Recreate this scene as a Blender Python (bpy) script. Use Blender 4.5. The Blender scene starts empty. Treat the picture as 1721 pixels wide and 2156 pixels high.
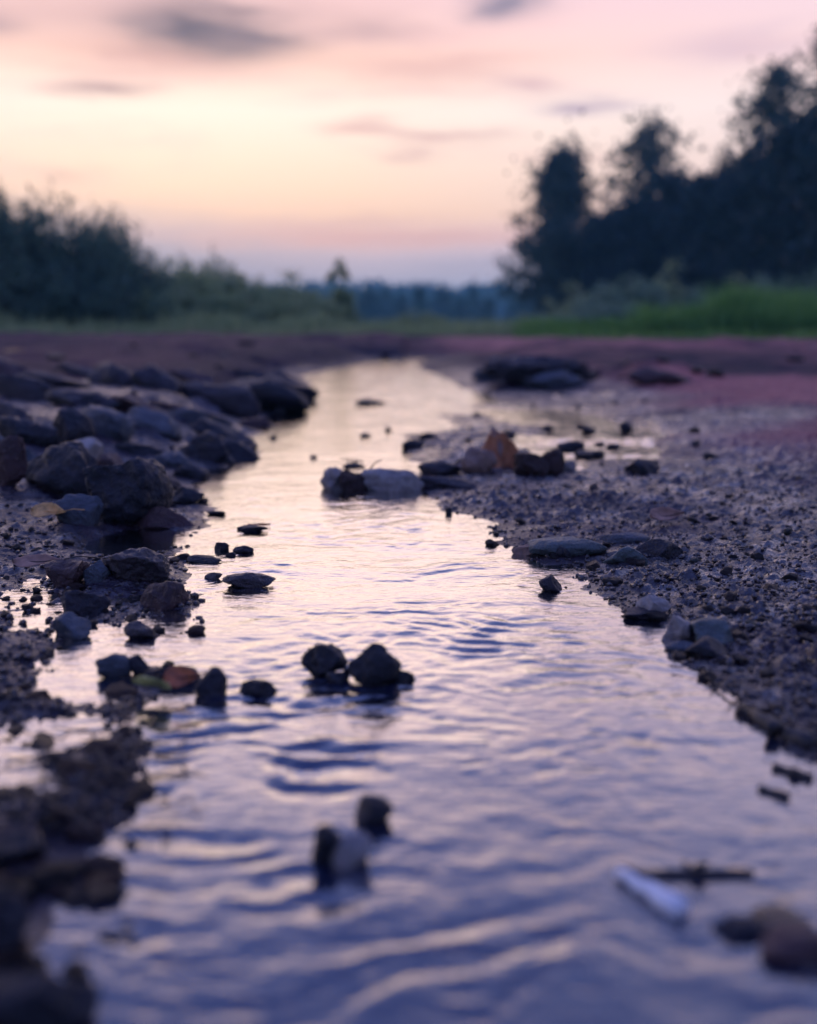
import bpy, bmesh, math, random
import numpy as np
from mathutils import Vector, Matrix

R = math.radians
scene = bpy.context.scene
col = scene.collection
random.seed(7)
rng = np.random.default_rng(7)

# ------------------------------------------------------------------ camera
CAM_H = 0.30
FP, CX, CY = 2300.0, 860.5, 1078.0          # focal length / centre, in units of a 1721 x 2156 picture
PITCH = math.atan(388.0 / FP)
cam_d = bpy.data.cameras.new('camera')
cam = bpy.data.objects.new('camera', cam_d)
col.objects.link(cam)
cam.location = (0, 0, CAM_H)
cam.rotation_euler = (math.pi / 2 - PITCH, 0, 0)
cam_d.sensor_fit = 'VERTICAL'
cam_d.sensor_height = 36
cam_d.lens = FP / 2156.0 * 36
cam_d.clip_start = 0.02
cam_d.clip_end = 5000
cam_d.dof.use_dof = True
cam_d.dof.focus_distance = 1.33
cam_d.dof.aperture_fstop = 2.7
scene.camera = cam

scene.view_settings.view_transform = 'Standard'
scene.view_settings.look = 'None'
scene.view_settings.gamma = 1.0
scene.view_settings.exposure = 0.66
scene.view_settings.use_curve_mapping = False
scene.cycles.use_denoising = True
scene.cycles.max_bounces = 6
scene.cycles.diffuse_bounces = 3
scene.cycles.glossy_bounces = 3
scene.cycles.transparent_max_bounces = 12
scene.cycles.volume_bounces = 0


def lin(c, a=1.0):
    o = []
    for v in c[:3]:
        v = v / 255.0
        o.append(v / 12.92 if v <= 0.04045 else ((v + 0.055) / 1.055) ** 2.4)
    return (o[0], o[1], o[2], a)


class NT:
    """small node-tree helper"""
    def __init__(self, tree):
        self.t = tree
        self.n = tree.nodes
        self.l = tree.links

    def node(self, kind, **kw):
        nd = self.n.new(kind)
        for k, v in kw.items():
            setattr(nd, k, v)
        return nd

    def put(self, sock, v):
        if v is None:
            return
        if isinstance(v, bpy.types.NodeSocket):
            self.l.new(v, sock)
        else:
            sock.default_value = v

    def math(self, op, a, b=None, c=None, clamp=False):
        nd = self.node('ShaderNodeMath', operation=op, use_clamp=clamp)
        for i, v in enumerate((a, b, c)):
            self.put(nd.inputs[i], v)
        return nd.outputs[0]

    def mix(self, f, a, b, mode='MIX'):
        nd = self.node('ShaderNodeMix', data_type='RGBA', blend_type=mode)
        self.put(nd.inputs[0], f)
        self.put(nd.inputs[6], a)
        self.put(nd.inputs[7], b)
        return nd.outputs[2]

    def noise(self, vec, scale, detail=3, rough=0.55, dist=0.0):
        nd = self.node('ShaderNodeTexNoise')
        self.put(nd.inputs['Vector'], vec)
        nd.inputs['Scale'].default_value = scale
        nd.inputs['Detail'].default_value = detail
        nd.inputs['Roughness'].default_value = rough
        nd.inputs['Distortion'].default_value = dist
        return nd.outputs[0]

    def ramp(self, f, stops, interp='LINEAR'):
        nd = self.node('ShaderNodeValToRGB')
        cr = nd.color_ramp
        cr.interpolation = interp
        while len(cr.elements) < len(stops):
            cr.elements.new(0.5)
        for e, (p, c) in zip(cr.elements, stops):
            e.position = p
            e.color = c if len(c) == 4 else (*c, 1)
        self.put(nd.inputs[0], f)
        return nd.outputs[0]

    def mrange(self, v, a, b, c=0.0, d=1.0, smooth=False):
        nd = self.node('ShaderNodeMapRange')
        if smooth:
            nd.interpolation_type = 'SMOOTHSTEP'
        self.put(nd.inputs[0], v)
        for i, q in enumerate((a, b, c, d)):
            nd.inputs[i + 1].default_value = q
        return nd.outputs[0]

    def mapping(self, vec, scale=(1, 1, 1), loc=(0, 0, 0), rot=(0, 0, 0)):
        nd = self.node('ShaderNodeMapping')
        self.put(nd.inputs[0], vec)
        nd.inputs['Scale'].default_value = scale
        nd.inputs['Location'].default_value = loc
        nd.inputs['Rotation'].default_value = rot
        return nd.outputs[0]

    def bump(self, h, strength, dist, normal=None):
        nd = self.node('ShaderNodeBump')
        nd.inputs['Strength'].default_value = strength
        nd.inputs['Distance'].default_value = dist
        self.put(nd.inputs['Height'], h)
        if normal is not None:
            self.put(nd.inputs['Normal'], normal)
        return nd.outputs[0]


# ------------------------------------------------------------------ dusk sky
SUN_AZ, SUN_EL = R(-12), R(5)
world = bpy.data.worlds.new('World')
scene.world = world
world.use_nodes = True
N = NT(world.node_tree)
N.n.clear()
out = N.node('ShaderNodeOutputWorld')
bg = N.node('ShaderNodeBackground')
N.l.new(bg.outputs[0], out.inputs[0])
tc = N.node('ShaderNodeTexCoord')
sep = N.node('ShaderNodeSeparateXYZ')
N.l.new(tc.outputs['Generated'], sep.inputs[0])
el = N.math('ARCSINE', sep.outputs[2])
az = N.math('ARCTAN2', sep.outputs[0], sep.outputs[1])
eld = N.math('MULTIPLY', el, 180 / math.pi / 90.0, clamp=True)     # 0 at the horizon, 1 overhead


def dim(c, k):
    q = lin(c)
    return (q[0] / k, q[1] / k, q[2] / k, 1)


def rmp(rows):
    return [(d / 90.0, dim(c, 1.18 if d < 18 else 1.0)) for d, c in rows]


warm = N.ramp(eld, rmp([(0, (204, 211, 228)), (2.0, (212, 208, 226)), (3.2, (228, 206, 218)), (4.3, (248, 202, 194)), (5.6, (255, 210, 180)),
                        (8, (255, 222, 198)), (10.5, (255, 232, 216)), (13, (252, 208, 190)), (16, (236, 194, 196)),
                        (22, (208, 190, 218)), (31, (108, 126, 200)), (55, (84, 104, 194)), (90, (66, 88, 184))]))
cool = N.ramp(eld, rmp([(0, (190, 196, 220)), (2.5, (206, 200, 222)), (6, (228, 208, 222)), (11, (228, 208, 222)),
                        (18, (210, 196, 218)), (32, (150, 158, 212)), (55, (98, 116, 202)), (90, (66, 88, 184))]))
daz = N.math('SUBTRACT', az, SUN_AZ)
fac = N.math('MULTIPLY', N.math('SUBTRACT', 1.0, N.math('COSINE', daz)), 0.5)
fac = N.math('POWER', fac, 0.42, clamp=True)
sky = N.mix(N.mrange(fac, 0.12, 0.62), warm, cool)
# the eastern sky behind the viewer is already in the earth's shadow
anti = N.ramp(eld, rmp([(0, (74, 84, 132)), (6, (88, 92, 142)), (14, (104, 102, 154)), (28, (94, 104, 168)), (55, (76, 98, 184)), (90, (66, 88, 184))]))
sky = N.mix(N.mrange(N.math('COSINE', daz), 0.72, -0.55, 0.0, 1.0, True), sky, anti)
# streaky cloud veil, everywhere in the sky
comb = N.node('ShaderNodeCombineXYZ')
N.put(comb.inputs[0], az)
N.put(comb.inputs[1], N.math('MULTIPLY', el, 6.0))
veil = N.noise(comb.outputs[0], 3.2, 4, 0.55, 0.4)
veil = N.mrange(veil, 0.48, 0.72, 0.0, 1.0, True)
veil_lim = N.math('MULTIPLY', veil, N.mrange(el, R(3), R(9), 0.0, 0.6, True))
veil_col = N.ramp(eld, rmp([(0, (205, 200, 218)), (6, (240, 200, 190)), (14, (222, 178, 182)), (25, (190, 172, 198)), (60, (104, 116, 182)), (90, (78, 96, 172))]))
sky = N.mix(veil_lim, sky, veil_col)
# single soft clouds: (azimuth, elevation, half width, half height) in picture units, colour, density
wob = N.noise(comb.outputs[0], 9.0, 3, 0.6)
wob2 = N.math('SUBTRACT', wob, 0.5)
azw = N.math('ADD', az, N.math('MULTIPLY', wob2, 0.10))
elw = N.math('ADD', el, N.math('MULTIPLY', wob2, 0.028))


def cloud(px, py, w, h, c, dens):
    global sky
    a0 = math.atan((px - CX) / FP)
    e0 = math.atan((CY - py) / FP) - PITCH
    da = N.math('MULTIPLY', N.math('SUBTRACT', azw, a0), FP / w)
    de = N.math('MULTIPLY', N.math('SUBTRACT', elw, e0), FP / h)
    s = N.math('ADD', N.math('MULTIPLY', da, da), N.math('MULTIPLY', de, de))
    g = N.math('POWER', 2.718, N.math('MULTIPLY', s, -0.9))
    sky = N.mix(N.math('MULTIPLY', g, dens), sky, dim(c, 1.45))


for c in [
    (270, 556, 400, 70, (158, 170, 202), 1.0), (60, 500, 260, 60, (196, 190, 206), 0.55),
    (800, 500, 330, 17, (244, 188, 184), 0.75), (700, 470, 200, 12, (236, 190, 188), 0.5),
    (980, 555, 190, 24, (204, 196, 216), 0.6),
    (350, 128, 210, 34, (228, 176, 172), 0.75), (150, 60, 330, 45, (226, 184, 184), 0.7), (640, 30, 260, 40, (232, 190, 190), 0.5),
    (880, 145, 190, 32, (236, 186, 180), 0.75), (1100, 180, 70, 20, (222, 182, 188), 0.7),
    (440, 66, 130, 46, (84, 82, 108), 1.0), (555, 86, 100, 30, (104, 98, 122), 0.85), (330, 70, 70, 18, (150, 132, 146), 0.55),
    (1060, 8, 66, 22, (120, 118, 146), 0.85), (20, 86, 46, 24, (160, 136, 150), 0.7),
    (780, 66, 100, 22, (190, 156, 164), 0.6), (245, 205, 76, 15, (178, 148, 156), 0.85),
    (1215, 232, 74, 14, (182, 160, 184), 0.85), (785, 268, 66, 17, (226, 176, 174), 0.75), (930, 286, 120, 12, (224, 180, 178), 0.75),
    (870, 326, 66, 12, (234, 196, 190), 0.6), (165, 380, 60, 12, (240, 200, 186), 0.6), (1520, 120, 160, 26, (226, 196, 210), 0.6),
]:
    cloud(*c)
nish = N.node('ShaderNodeTexSky', sky_type='NISHITA', sun_disc=False)
nish.sun_elevation = SUN_EL
nish.sun_rotation = SUN_AZ
nish.dust_density = 2.0
nscaled = N.mix(1.0, nish.outputs[0], (0.06, 0.06, 0.06, 1), 'MULTIPLY')
sky = N.mix(0.06, sky, nscaled)
N.l.new(sky, bg.inputs[0])
bg.inputs[1].default_value = 1.08

sun_d = bpy.data.lights.new('sun', 'SUN')
sun = bpy.data.objects.new('sun', sun_d)
col.objects.link(sun)
sun_d.energy = 0.16
sun_d.angle = R(42)
sun_d.color = (1.0, 0.76, 0.62)
sdir = Vector((math.sin(SUN_AZ) * math.cos(SUN_EL), math.cos(SUN_AZ) * math.cos(SUN_EL), math.sin(SUN_EL)))
sun.rotation_euler = sdir.to_track_quat('Z', 'Y').to_euler()
sun.location = (-3, 14, 6)


# ------------------------------------------------------------------ noise
def _h(ix, iy, seed, iz=None):
    with np.errstate(over='ignore'):
        n = ix.astype(np.uint32) * np.uint32(374761393) + iy.astype(np.uint32) * np.uint32(668265263) + np.uint32((seed * 974711 + 17) & 0xffffffff)
        if iz is not None:
            n = n + iz.astype(np.uint32) * np.uint32(2147483647 - 81)
        n = (n ^ (n >> np.uint32(13))) * np.uint32(1274126177)
        n = (n ^ (n >> np.uint32(16))) * np.uint32(2246822519)
        n = n ^ (n >> np.uint32(15))
    return n.astype(np.float64) / 4294967295.0


def _q(t):
    return t * t * t * (t * (t * 6 - 15) + 10)


def vn(x, y, seed=0):
    fx, fy = np.floor(x), np.floor(y)
    ix, iy = fx.astype(np.int64), fy.astype(np.int64)
    u, v = _q(x - fx), _q(y - fy)
    a, b = _h(ix, iy, seed), _h(ix + 1, iy, seed)
    c, d = _h(ix, iy + 1, seed), _h(ix + 1, iy + 1, seed)
    return ((a + (b - a) * u) * (1 - v) + (c + (d - c) * u) * v) * 2 - 1


def fbm(x, y, o=4, seed=0, gain=0.5):
    s, a, t = 0, 1.0, 0
    for k in range(o):
        s = s + a * vn(x + 13.7 * k, y - 7.3 * k, seed + k)
        t += a
        a *= gain
        x, y = (x * 0.8 - y * 0.6) * 2.03, (x * 0.6 + y * 0.8) * 2.03
    return s / t * 1.4


def vn3(p, seed=0):
    f = np.floor(p)
    i = f.astype(np.int64)
    w = _q(p - f)
    r = 0
    for dx in (0, 1):
        for dy in (0, 1):
            for dz in (0, 1):
                k = _h(i[:, 0] + dx, i[:, 1] + dy, seed, i[:, 2] + dz)
                r = r + k * (w[:, 0] if dx else 1 - w[:, 0]) * (w[:, 1] if dy else 1 - w[:, 1]) * (w[:, 2] if dz else 1 - w[:, 2])
    return r * 2 - 1


def fbm3(p, o=3, seed=0, gain=0.5):
    s, a, t = 0, 1.0, 0
    for k in range(o):
        s = s + a * vn3(p * (2.07 ** k) + 5.3 * k, seed + k)
        t += a
        a *= gain
    return s / t * 1.4


def lumps(x, y, cell, seed, prob=0.7, rmin=0.22, rmax=0.6, flat=0.75):
    """heightfield of rounded half-buried crumbs, about `cell` apart"""
    X, Y = x / cell, y / cell
    fx, fy = np.floor(X).astype(np.int64), np.floor(Y).astype(np.int64)
    best = np.zeros_like(X)
    for dx in (-1, 0, 1):
        for dy in (-1, 0, 1):
            ix, iy = fx + dx, fy + dy
            cx = ix + _h(ix, iy, seed)
            cy = iy + _h(ix, iy, seed + 1)
            r = rmin + (rmax - rmin) * _h(ix, iy, seed + 2) ** 2
            on = _h(ix, iy, seed + 3) < prob
            q = r * r - (X - cx) ** 2 - (Y - cy) ** 2
            best = np.maximum(best, np.where(on & (q > 0), np.sqrt(np.maximum(q, 0)) - 0.25 * r, 0))
    return best * cell * flat


def sst(a, b, x):
    t = np.clip((x - a) / (b - a), 0, 1)
    return t * t * (3 - 2 * t)


# ------------------------------------------------------------------ picture -> place
FWD = np.array([0, math.cos(PITCH), -math.sin(PITCH)])
UP = np.array([0, math.sin(PITCH), math.cos(PITCH)])


def ray(px, py):
    return FWD + np.array([1.0, 0, 0]) * (px - CX) / FP + UP * (CY - py) / FP


def on_plane(px, py, z=0.0):
    d = ray(px, py)
    t = (z - CAM_H) / d[2]
    return d[0] * t, d[1] * t


LEFT = [(756, 800), (768, 745), (780, 690), (790, 640), (815, 650), (838, 640), (850, 600), (870, 560), (900, 545), (930, 540),
        (960, 535), (972, 490), (985, 450), (1000, 420), (1050, 425), (1090, 445), (1110, 420), (1150, 395), (1200, 385), (1240, 400),
        (1300, 405), (1350, 390), (1400, 325), (1450, 300), (1500, 245), (1600, 285), (1700, 262), (1800, 200), (1900, 140), (2000, 100),
        (2156, 110), (2500, 60), (3200, 0)]
RIGHT = [(756, 905), (768, 880), (780, 900), (800, 950), (825, 1030), (846, 1060), (862, 945), (880, 935), (905, 925), (930, 850),
         (960, 865), (1000, 880), (1040, 890), (1060, 930), (1100, 1010), (1150, 1080), (1200, 1170), (1250, 1280), (1300, 1380),
         (1350, 1450), (1400, 1500), (1450, 1515), (1500, 1570), (1550, 1640), (1600, 1725), (1700, 1850), (1900, 2000), (2156, 2200),
         (2500, 2400), (3200, 2700)]
LW = np.array([on_plane(x, y) for y, x in LEFT])[::-1]
RW = np.array([on_plane(x, y) for y, x in RIGHT])[::-1]
CLOSE = np.array([LW[-1], RW[-1]])


def poly_dist(x, y, P):
    best = np.full(x.shape, 1e9)
    for (ax, ay), (bx, by) in zip(P[:-1], P[1:]):
        vx, vy = bx - ax, by - ay
        t = np.clip(((x - ax) * vx + (y - ay) * vy) / (vx * vx + vy * vy), 0, 1)
        best = np.minimum(best, (x - ax - t * vx) ** 2 + (y - ay - t * vy) ** 2)
    return np.sqrt(best)


def stream_sd(x, y):
    """signed distance to the stream edge (positive inside) and the side (-1 left, +1 right)"""
    xl = np.interp(y, LW[:, 1], LW[:, 0])
    xr = np.interp(y, RW[:, 1], RW[:, 0])
    near = y < 22
    d = np.full(x.shape, 8.0)
    if near.any():
        xn, yn = x[near], y[near]
        d[near] = np.minimum(np.minimum(poly_dist(xn, yn, LW), poly_dist(xn, yn, RW)), poly_dist(xn, yn, CLOSE))
    inside = (x > xl) & (x < xr) & (y < LW[-1, 1])
    side = np.where(x < (xl + xr) / 2, -1.0, 1.0)
    return np.where(inside, d, -d), side


# puddles beside the stream: picture position, half width, half height (picture units), depth
PUDDLES = []
for px, py, w, h, dep in [(275, 1143, 85, 26, 0.03), (1160, 880, 100, 17, 0.03), (1265, 922, 80, 40, 0.03), (1175, 945, 85, 26, 0.024), (1010, 866, 90, 7, 0.02),
                          (1200, 985, 26, 9, 0.016), (260, 1372, 95, 36, 0.014), (180, 1440, 90, 34, 0.010), (120, 1550, 110, 40, 0.010), (60, 1660, 80, 40, 0.008), (930, 985, 60, 9, 0.010),
                          (1335, 905, 45, 18, 0.02)]:
    x0, y0 = on_plane(px, py)
    x1, _ = on_plane(px + w, py)
    _, ya = on_plane(px, py - h)
    _, yb = on_plane(px, py + h)
    PUDDLES.append((x0, (ya + yb) / 2, x1 - x0, (ya - yb) / 2, dep))
# raised lumps of the bank: position, half width / half height on the ground, height
MOUNDS = []
for px, py, w, dpt, hh in [(1390, 812, 80, 0.5, 0.085), (1130, 812, 140, 0.5, 0.05), (1010, 962, 140, 0.16, 0.018), (180, 1640, 80, 0.07, 0.006), (275, 1215, 70, 0.06, 0.022),
                           (40, 1760, 70, 0.05, 0.010), (1660, 1985, 130, 0.06, 0.027)]:
    x0, y0 = on_plane(px, py)
    x1, _ = on_plane(px + w, py)
    MOUNDS.append((x0, y0, x1 - x0, dpt, hh))


FLATC = on_plane(1230, 930)


def base_height(x, y):
    sd, side = stream_sd(x, y)
    wob = fbm(x / 0.11, y / 0.11, 5, 40, 0.6) * 0.030 * np.clip(y, 0.5, 3.0) ** 0.7
    sd = sd + wob
    inside = sd > 0
    d = np.maximum(-sd, 0)
    z_in = -0.036 * (1 - np.exp(-np.maximum(sd, 0) / 0.14))
    left = 0.0135 * (1 - np.exp(-d / 0.11)) + 0.012 * sst(0.2, 0.6, d)
    left = left + (0.072 * sst(1.75, 2.5, y) + 0.012 * sst(1.2, 1.6, y)) * sst(0.02, 0.42, d) + 0.105 * sst(3.2, 10.5, y) * sst(0.05, 1.3, d)
    right = 0.013 * (1 - np.exp(-d / 0.18)) + 0.018 * sst(0.25, 1.0, d) + 0.118 * sst(2.6, 10.5, y) * sst(0.1, 1.6, d)
    z_out = np.where(side < 0, left, right)
    closeb = 0.2 * sst(13.6, 14.8, y)
    z_out = np.maximum(z_out, closeb)
    z = np.where(inside, z_in, z_out)
    # broad unevenness
    am = np.clip(d / 0.3, 0.12, 1)
    z = z + am * (0.008 * fbm(x / 0.35, y / 0.35, 3, 3) + (0.02 * sst(2.5, 7, y) + 0.022 * sst(8, 12, y)) * fbm(x / 0.9, y / 1.1, 4, 9) * (1 - sst(15, 22, y)))
    xf, yf = FLATC
    z = np.where(z > 0.002, 0.002 + (z - 0.002) * (1 - 0.80 * np.exp(-(((x - xf) / 0.55) ** 2 + ((y - yf) / 0.75) ** 2))), z)
    nl = (side < 0) * (1 - sst(1.15, 1.6, y)) * sst(0.0, 0.03, d)
    z = z * (1 - nl) + nl * (-0.0008 + 0.0055 * fbm(x / 0.075, y / 0.085, 3, 44) + 0.006 * sst(0.10, 0.35, d))
    for x0, y0, a, b, dep in PUDDLES:
        q = ((x - x0) / a) ** 2 + ((y - y0) / b) ** 2
        m = np.exp(-q * q * 0.8)
        z = z * (1 - m) + m * (-dep + 0.006 * fbm(x / 0.05, y / 0.05, 3, 77))
    for x0, y0, a, b, hh in MOUNDS:
        z = z + hh * np.exp(-(((x - x0) / a) ** 2 + ((y - y0) / b) ** 2)) * (1 + 0.5 * fbm(x / 0.12, y / 0.12, 3, 21))
    # beyond the mud the land falls a little and levels off
    far = 0.10 + 0.10 * fbm(x / 9, y / 9, 2, 5)
    crest = 0.205 - 0.05 * sst(-0.5, 2.5, x)
    k = sst(13.5, 17.0, y)
    z = np.where(y > 13.5, np.maximum(z, crest * (1 - sst(15.5, 19, y))) * (1 - k) + k * far, z)
    z = np.where(y > 60, z - 0.4 * sst(60, 150, y), z)
    return z, sd, side


def full_height(x, y):
    z, sd, side = base_height(x, y)
    d = -sd
    rough = sst(-0.02, 0.10, d)
    rough = 0.15 + 0.85 * rough
    far_fade = 1 - sst(4.0, 12.0, y)
    crumb = (0.45 + 0.55 * sst(-0.3, 0.3, fbm(x / 0.3, y / 0.3, 2, 61)))
    crumb = np.where(side > 0, crumb * 1.3, crumb * 0.9)
    crumb = np.where((side < 0) & (y < 1.35), crumb * (0.35 + 0.65 * sst(0.95, 1.35, y)), crumb)
    crumb = crumb * (1 - 0.6 * np.exp(-(((x - FLATC[0]) / 0.4) ** 2 + ((y - FLATC[1]) / 0.6) ** 2)))
    pm = np.zeros_like(z)
    for x0, y0, a, b, dep in PUDDLES:
        pm = np.maximum(pm, np.exp(-0.4 * (((x - x0) / a) ** 2 + ((y - y0) / b) ** 2)))
    crumb = crumb * (1 - 0.85 * pm)
    l = lumps(x, y, 0.030, 100, 0.45, 0.18, 0.55) * 0.9 + lumps(x + 3, y, 0.016, 110, 0.6, 0.2, 0.6) + lumps(x, y + 5, 0.0095, 120, 0.6, 0.25, 0.6) * (1 - sst(2, 4, y))
    z = z + l * rough * crumb * np.clip(far_fade, 0.0, 1)
    z = z + rough * (0.0032 * fbm(x / 0.05, y / 0.05, 4, 31) + 0.0022 * fbm(x / 0.014, y / 0.014, 3, 36)) * far_fade
    bigl = lumps(x, y, 0.14, 140, 0.35, 0.12, 0.5, 0.5) * sst(2.2, 4.0, y) * (1 - sst(9, 13, y)) * sst(0.05, 0.4, d)
    bigl = bigl + 1.3 * lumps(x, y + 2, 0.55, 150, 0.5, 0.15, 0.55, 0.28) * sst(4.5, 7, y) * (1 - sst(12.5, 14.5, y)) * sst(0.2, 0.9, d)
    return z + 0.5 * bigl, sd, side


def ground_z(x, y):
    z, _, _ = base_height(np.array([float(x)]), np.array([float(y)]))
    return float(z[0])


TS = np.exp(np.linspace(math.log(0.35), math.log(30), 2200))


def hit(px, py):
    """point of the ground (or the water) seen in a direction"""
    d = ray(px, py)
    X, Y, Z = d[0] * TS, d[1] * TS, CAM_H + d[2] * TS
    g, _, _ = base_height(X, Y)
    g = np.maximum(g, 0.0)
    i = int(np.argmax(Z <= g)) if (Z <= g).any() else len(TS) - 1
    return X[i], Y[i], g[i], TS[i]


# ------------------------------------------------------------------ mesh helpers
def grid_mesh(name, X, Y, Z, mats, attrs=None):
    r, c = X.shape
    me = bpy.data.meshes.new(name)
    nv = r * c
    me.vertices.add(nv)
    me.vertices.foreach_set('co', np.stack([X, Y, Z], -1).reshape(-1).astype(np.float32))
    idx = np.arange(nv).reshape(r, c)
    q = np.stack([idx[:-1, :-1], idx[:-1, 1:], idx[1:, 1:], idx[1:, :-1]], -1).reshape(-1, 4)
    nf = len(q)
    me.loops.add(nf * 4)
    me.loops.foreach_set('vertex_index', q.reshape(-1).astype(np.int32))
    me.polygons.add(nf)
    me.polygons.foreach_set('loop_start', np.arange(0, nf * 4, 4, dtype=np.int32))
    me.polygons.foreach_set('use_smooth', np.ones(nf, dtype=bool))
    me.update(calc_edges=True)
    for k, v in (attrs or {}).items():
        a = me.attributes.new(k, 'FLOAT', 'POINT')
        a.data.foreach_set('value', v.reshape(-1).astype(np.float32))
    me.materials.append(mats)
    o = bpy.data.objects.new(name, me)
    col.objects.link(o)
    return o


class MB:
    def __init__(self):
        self.v, self.f = [], []

    def add(self, vs, fs):
        b = len(self.v)
        self.v.extend([tuple(p) for p in vs])
        self.f.extend([tuple(b + i for i in f) for f in fs])

    def tube(self, pts, rad, n=6, cap=True):
        pts = [Vector(p) for p in pts]
        rings, fs = [], []
        for i, p in enumerate(pts):
            t = (pts[min(i + 1, len(pts) - 1)] - pts[max(i - 1, 0)]).normalized()
            a = t.cross(Vector((0.31, 0.17, 0.93)) if abs(t.z) < 0.8 else Vector((1, 0.1, 0))).normalized()
            b = t.cross(a)
            for k in range(n):
                an = 2 * math.pi * k / n
                rings.append(p + (a * math.cos(an) + b * math.sin(an)) * rad[i])
        for i in range(len(pts) - 1):
            for k in range(n):
                fs.append((i * n + k, i * n + (k + 1) % n, (i + 1) * n + (k + 1) % n, (i + 1) * n + k))
        if cap:
            fs.append(tuple(range(n - 1, -1, -1)))
            fs.append(tuple((len(pts) - 1) * n + k for k in range(n)))
        self.add(rings, fs)

    def build(self, name, mat, parent=None, smooth=True):
        me = bpy.data.meshes.new(name)
        me.from_pydata(self.v, [], self.f)
        if smooth:
            me.polygons.foreach_set('use_smooth', np.ones(len(me.polygons), dtype=bool))
        me.materials.append(mat)
        o = bpy.data.objects.new(name, me)
        col.objects.link(o)
        if parent:
            o.parent = parent
        return o


def tag(o, label=None, cat=None, group=None, kind=None):
    if label:
        o['label'] = label
    if cat:
        o['category'] = cat
    if group:
        o['group'] = group
    if kind:
        o['kind'] = kind
    return o


def empty(name, loc=(0, 0, 0)):
    o = bpy.data.objects.new(name, None)
    o.empty_display_size = 0.05
    col.objects.link(o)
    o.location = loc
    return o


def copy_tree(o, parent=None):
    c = o.copy()
    col.objects.link(c)
    if parent is not None:
        c.parent = parent
    for ch in list(o.children):
        copy_tree(ch, c)
    return c


# ------------------------------------------------------------------ materials
def material(name):
    m = bpy.data.materials.new(name)
    m.use_nodes = True
    n = NT(m.node_tree)
    n.n.clear()
    o = n.node('ShaderNodeOutputMaterial')
    b = n.node('ShaderNodeBsdfPrincipled')
    n.l.new(b.outputs[0], o.inputs[0])
    return m, n, b, o


def mud_material():
    m, n, b, o = material('wet_mud')
    g = n.node('ShaderNodeNewGeometry')
    pos = g.outputs['Position']
    sp = n.node('ShaderNodeSeparateXYZ')
    n.l.new(pos, sp.inputs[0])
    red = n.node('ShaderNodeAttribute', attribute_name='red').outputs['Fac']
    grn = n.node('ShaderNodeAttribute', attribute_name='turf').outputs['Fac']
    wet = n.node('ShaderNodeAttribute', attribute_name='wet').outputs['Fac']
    n1 = n.noise(pos, 5.5, 5, 0.6)
    n2 = n.noise(pos, 42, 4, 0.6)
    n3 = n.noise(pos, 260, 3, 0.6)
    c = n.mix(n.mrange(n1, 0.35, 0.65), (0.012, 0.008, 0.016, 1), (0.042, 0.023, 0.042, 1))
    c = n.mix(n.mrange(n2, 0.45, 0.72, 0, 0.4), c, (0.085, 0.056, 0.078, 1))
    c = n.mix(n.mrange(n3, 0.62, 0.74, 0, 0.3), c, (0.22, 0.17, 0.19, 1))
    rc = n.mix(n.mrange(n2, 0.35, 0.7), (0.38, 0.105, 0.105, 1), (0.62, 0.285, 0.225, 1))
    c = n.mix(n.math('MULTIPLY', red, n.mrange(n1, 0.25, 0.55, 0.55, 1.0)), c, rc)
    gc = n.mix(n1, (0.03, 0.06, 0.022, 1), (0.07, 0.10, 0.035, 1))
    c = n.mix(grn, c, gc)
    dark = n.mix(1.0, c, (0.50, 0.48, 0.54, 1), 'MULTIPLY')
    c = n.mix(wet, c, dark)
    n.put(b.inputs['Base Color'], c)
    rough = n.math('ADD', n.mrange(wet, 0, 1, 0.62, 0.10), n.mrange(n2, 0.3, 0.7, -0.03, 0.14))
    n.put(b.inputs['Roughness'], rough)
    b.inputs['IOR'].default_value = 1.6
    n.put(b.inputs['Specular IOR Level'], n.mrange(wet, 0.05, 0.7, 0.06, 0.5))
    bh = n.math('ADD', n.math('MULTIPLY', n3, 0.5), n.noise(pos, 110, 4, 0.6))
    nb = n.bump(bh, 0.85, 0.006)
    n.put(b.inputs['Normal'], nb)
    n.put(b.inputs['Coat Normal'], nb)
    n.put(b.inputs['Coat Weight'], n.math('MULTIPLY', n.mrange(wet, 0.15, 0.6), n.mrange(n.noise(pos, 17, 3, 0.6), 0.47, 0.60, 0.05, 0.9)))
    b.inputs['Coat Roughness'].default_value = 0.07
    b.inputs['Coat IOR'].default_value = 1.5
    return m


def rock_material(name, c1, c2, speck, rough=(0.28, 0.6), scale=1.0, bump=0.006, spec=0.3):
    m, n, b, o = material(name)
    t = n.node('ShaderNodeTexCoord')
    oi = n.node('ShaderNodeObjectInfo')
    add = n.node('ShaderNodeVectorMath', operation='ADD')
    n.l.new(t.outputs['Object'], add.inputs[0])
    n.put(add.inputs[1], oi.outputs['Location'])
    v = add.outputs[0]
    n1 = n.noise(v, 22 * scale, 5, 0.62)
    n2 = n.noise(v, 120 * scale, 4, 0.65)
    c = n.mix(n.mrange(n1, 0.36, 0.66), (*c1, 1), (*c2, 1))
    c = n.mix(n.mrange(n2, 0.58, 0.75, 0, 0.6), c, (*speck, 1))
    n.put(b.inputs['Base Color'], c)
    n.put(b.inputs['Roughness'], n.mrange(n1, 0.3, 0.7, rough[0], rough[1]))
    b.inputs['IOR'].default_value = 1.45
    b.inputs['Specular IOR Level'].default_value = spec
    bh = n.math('ADD', n.math('MULTIPLY', n2, 0.6), n1)
    n.put(b.inputs['Normal'], n.bump(bh, 1.0, 1.8 * bump / scale))
    return m


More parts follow.
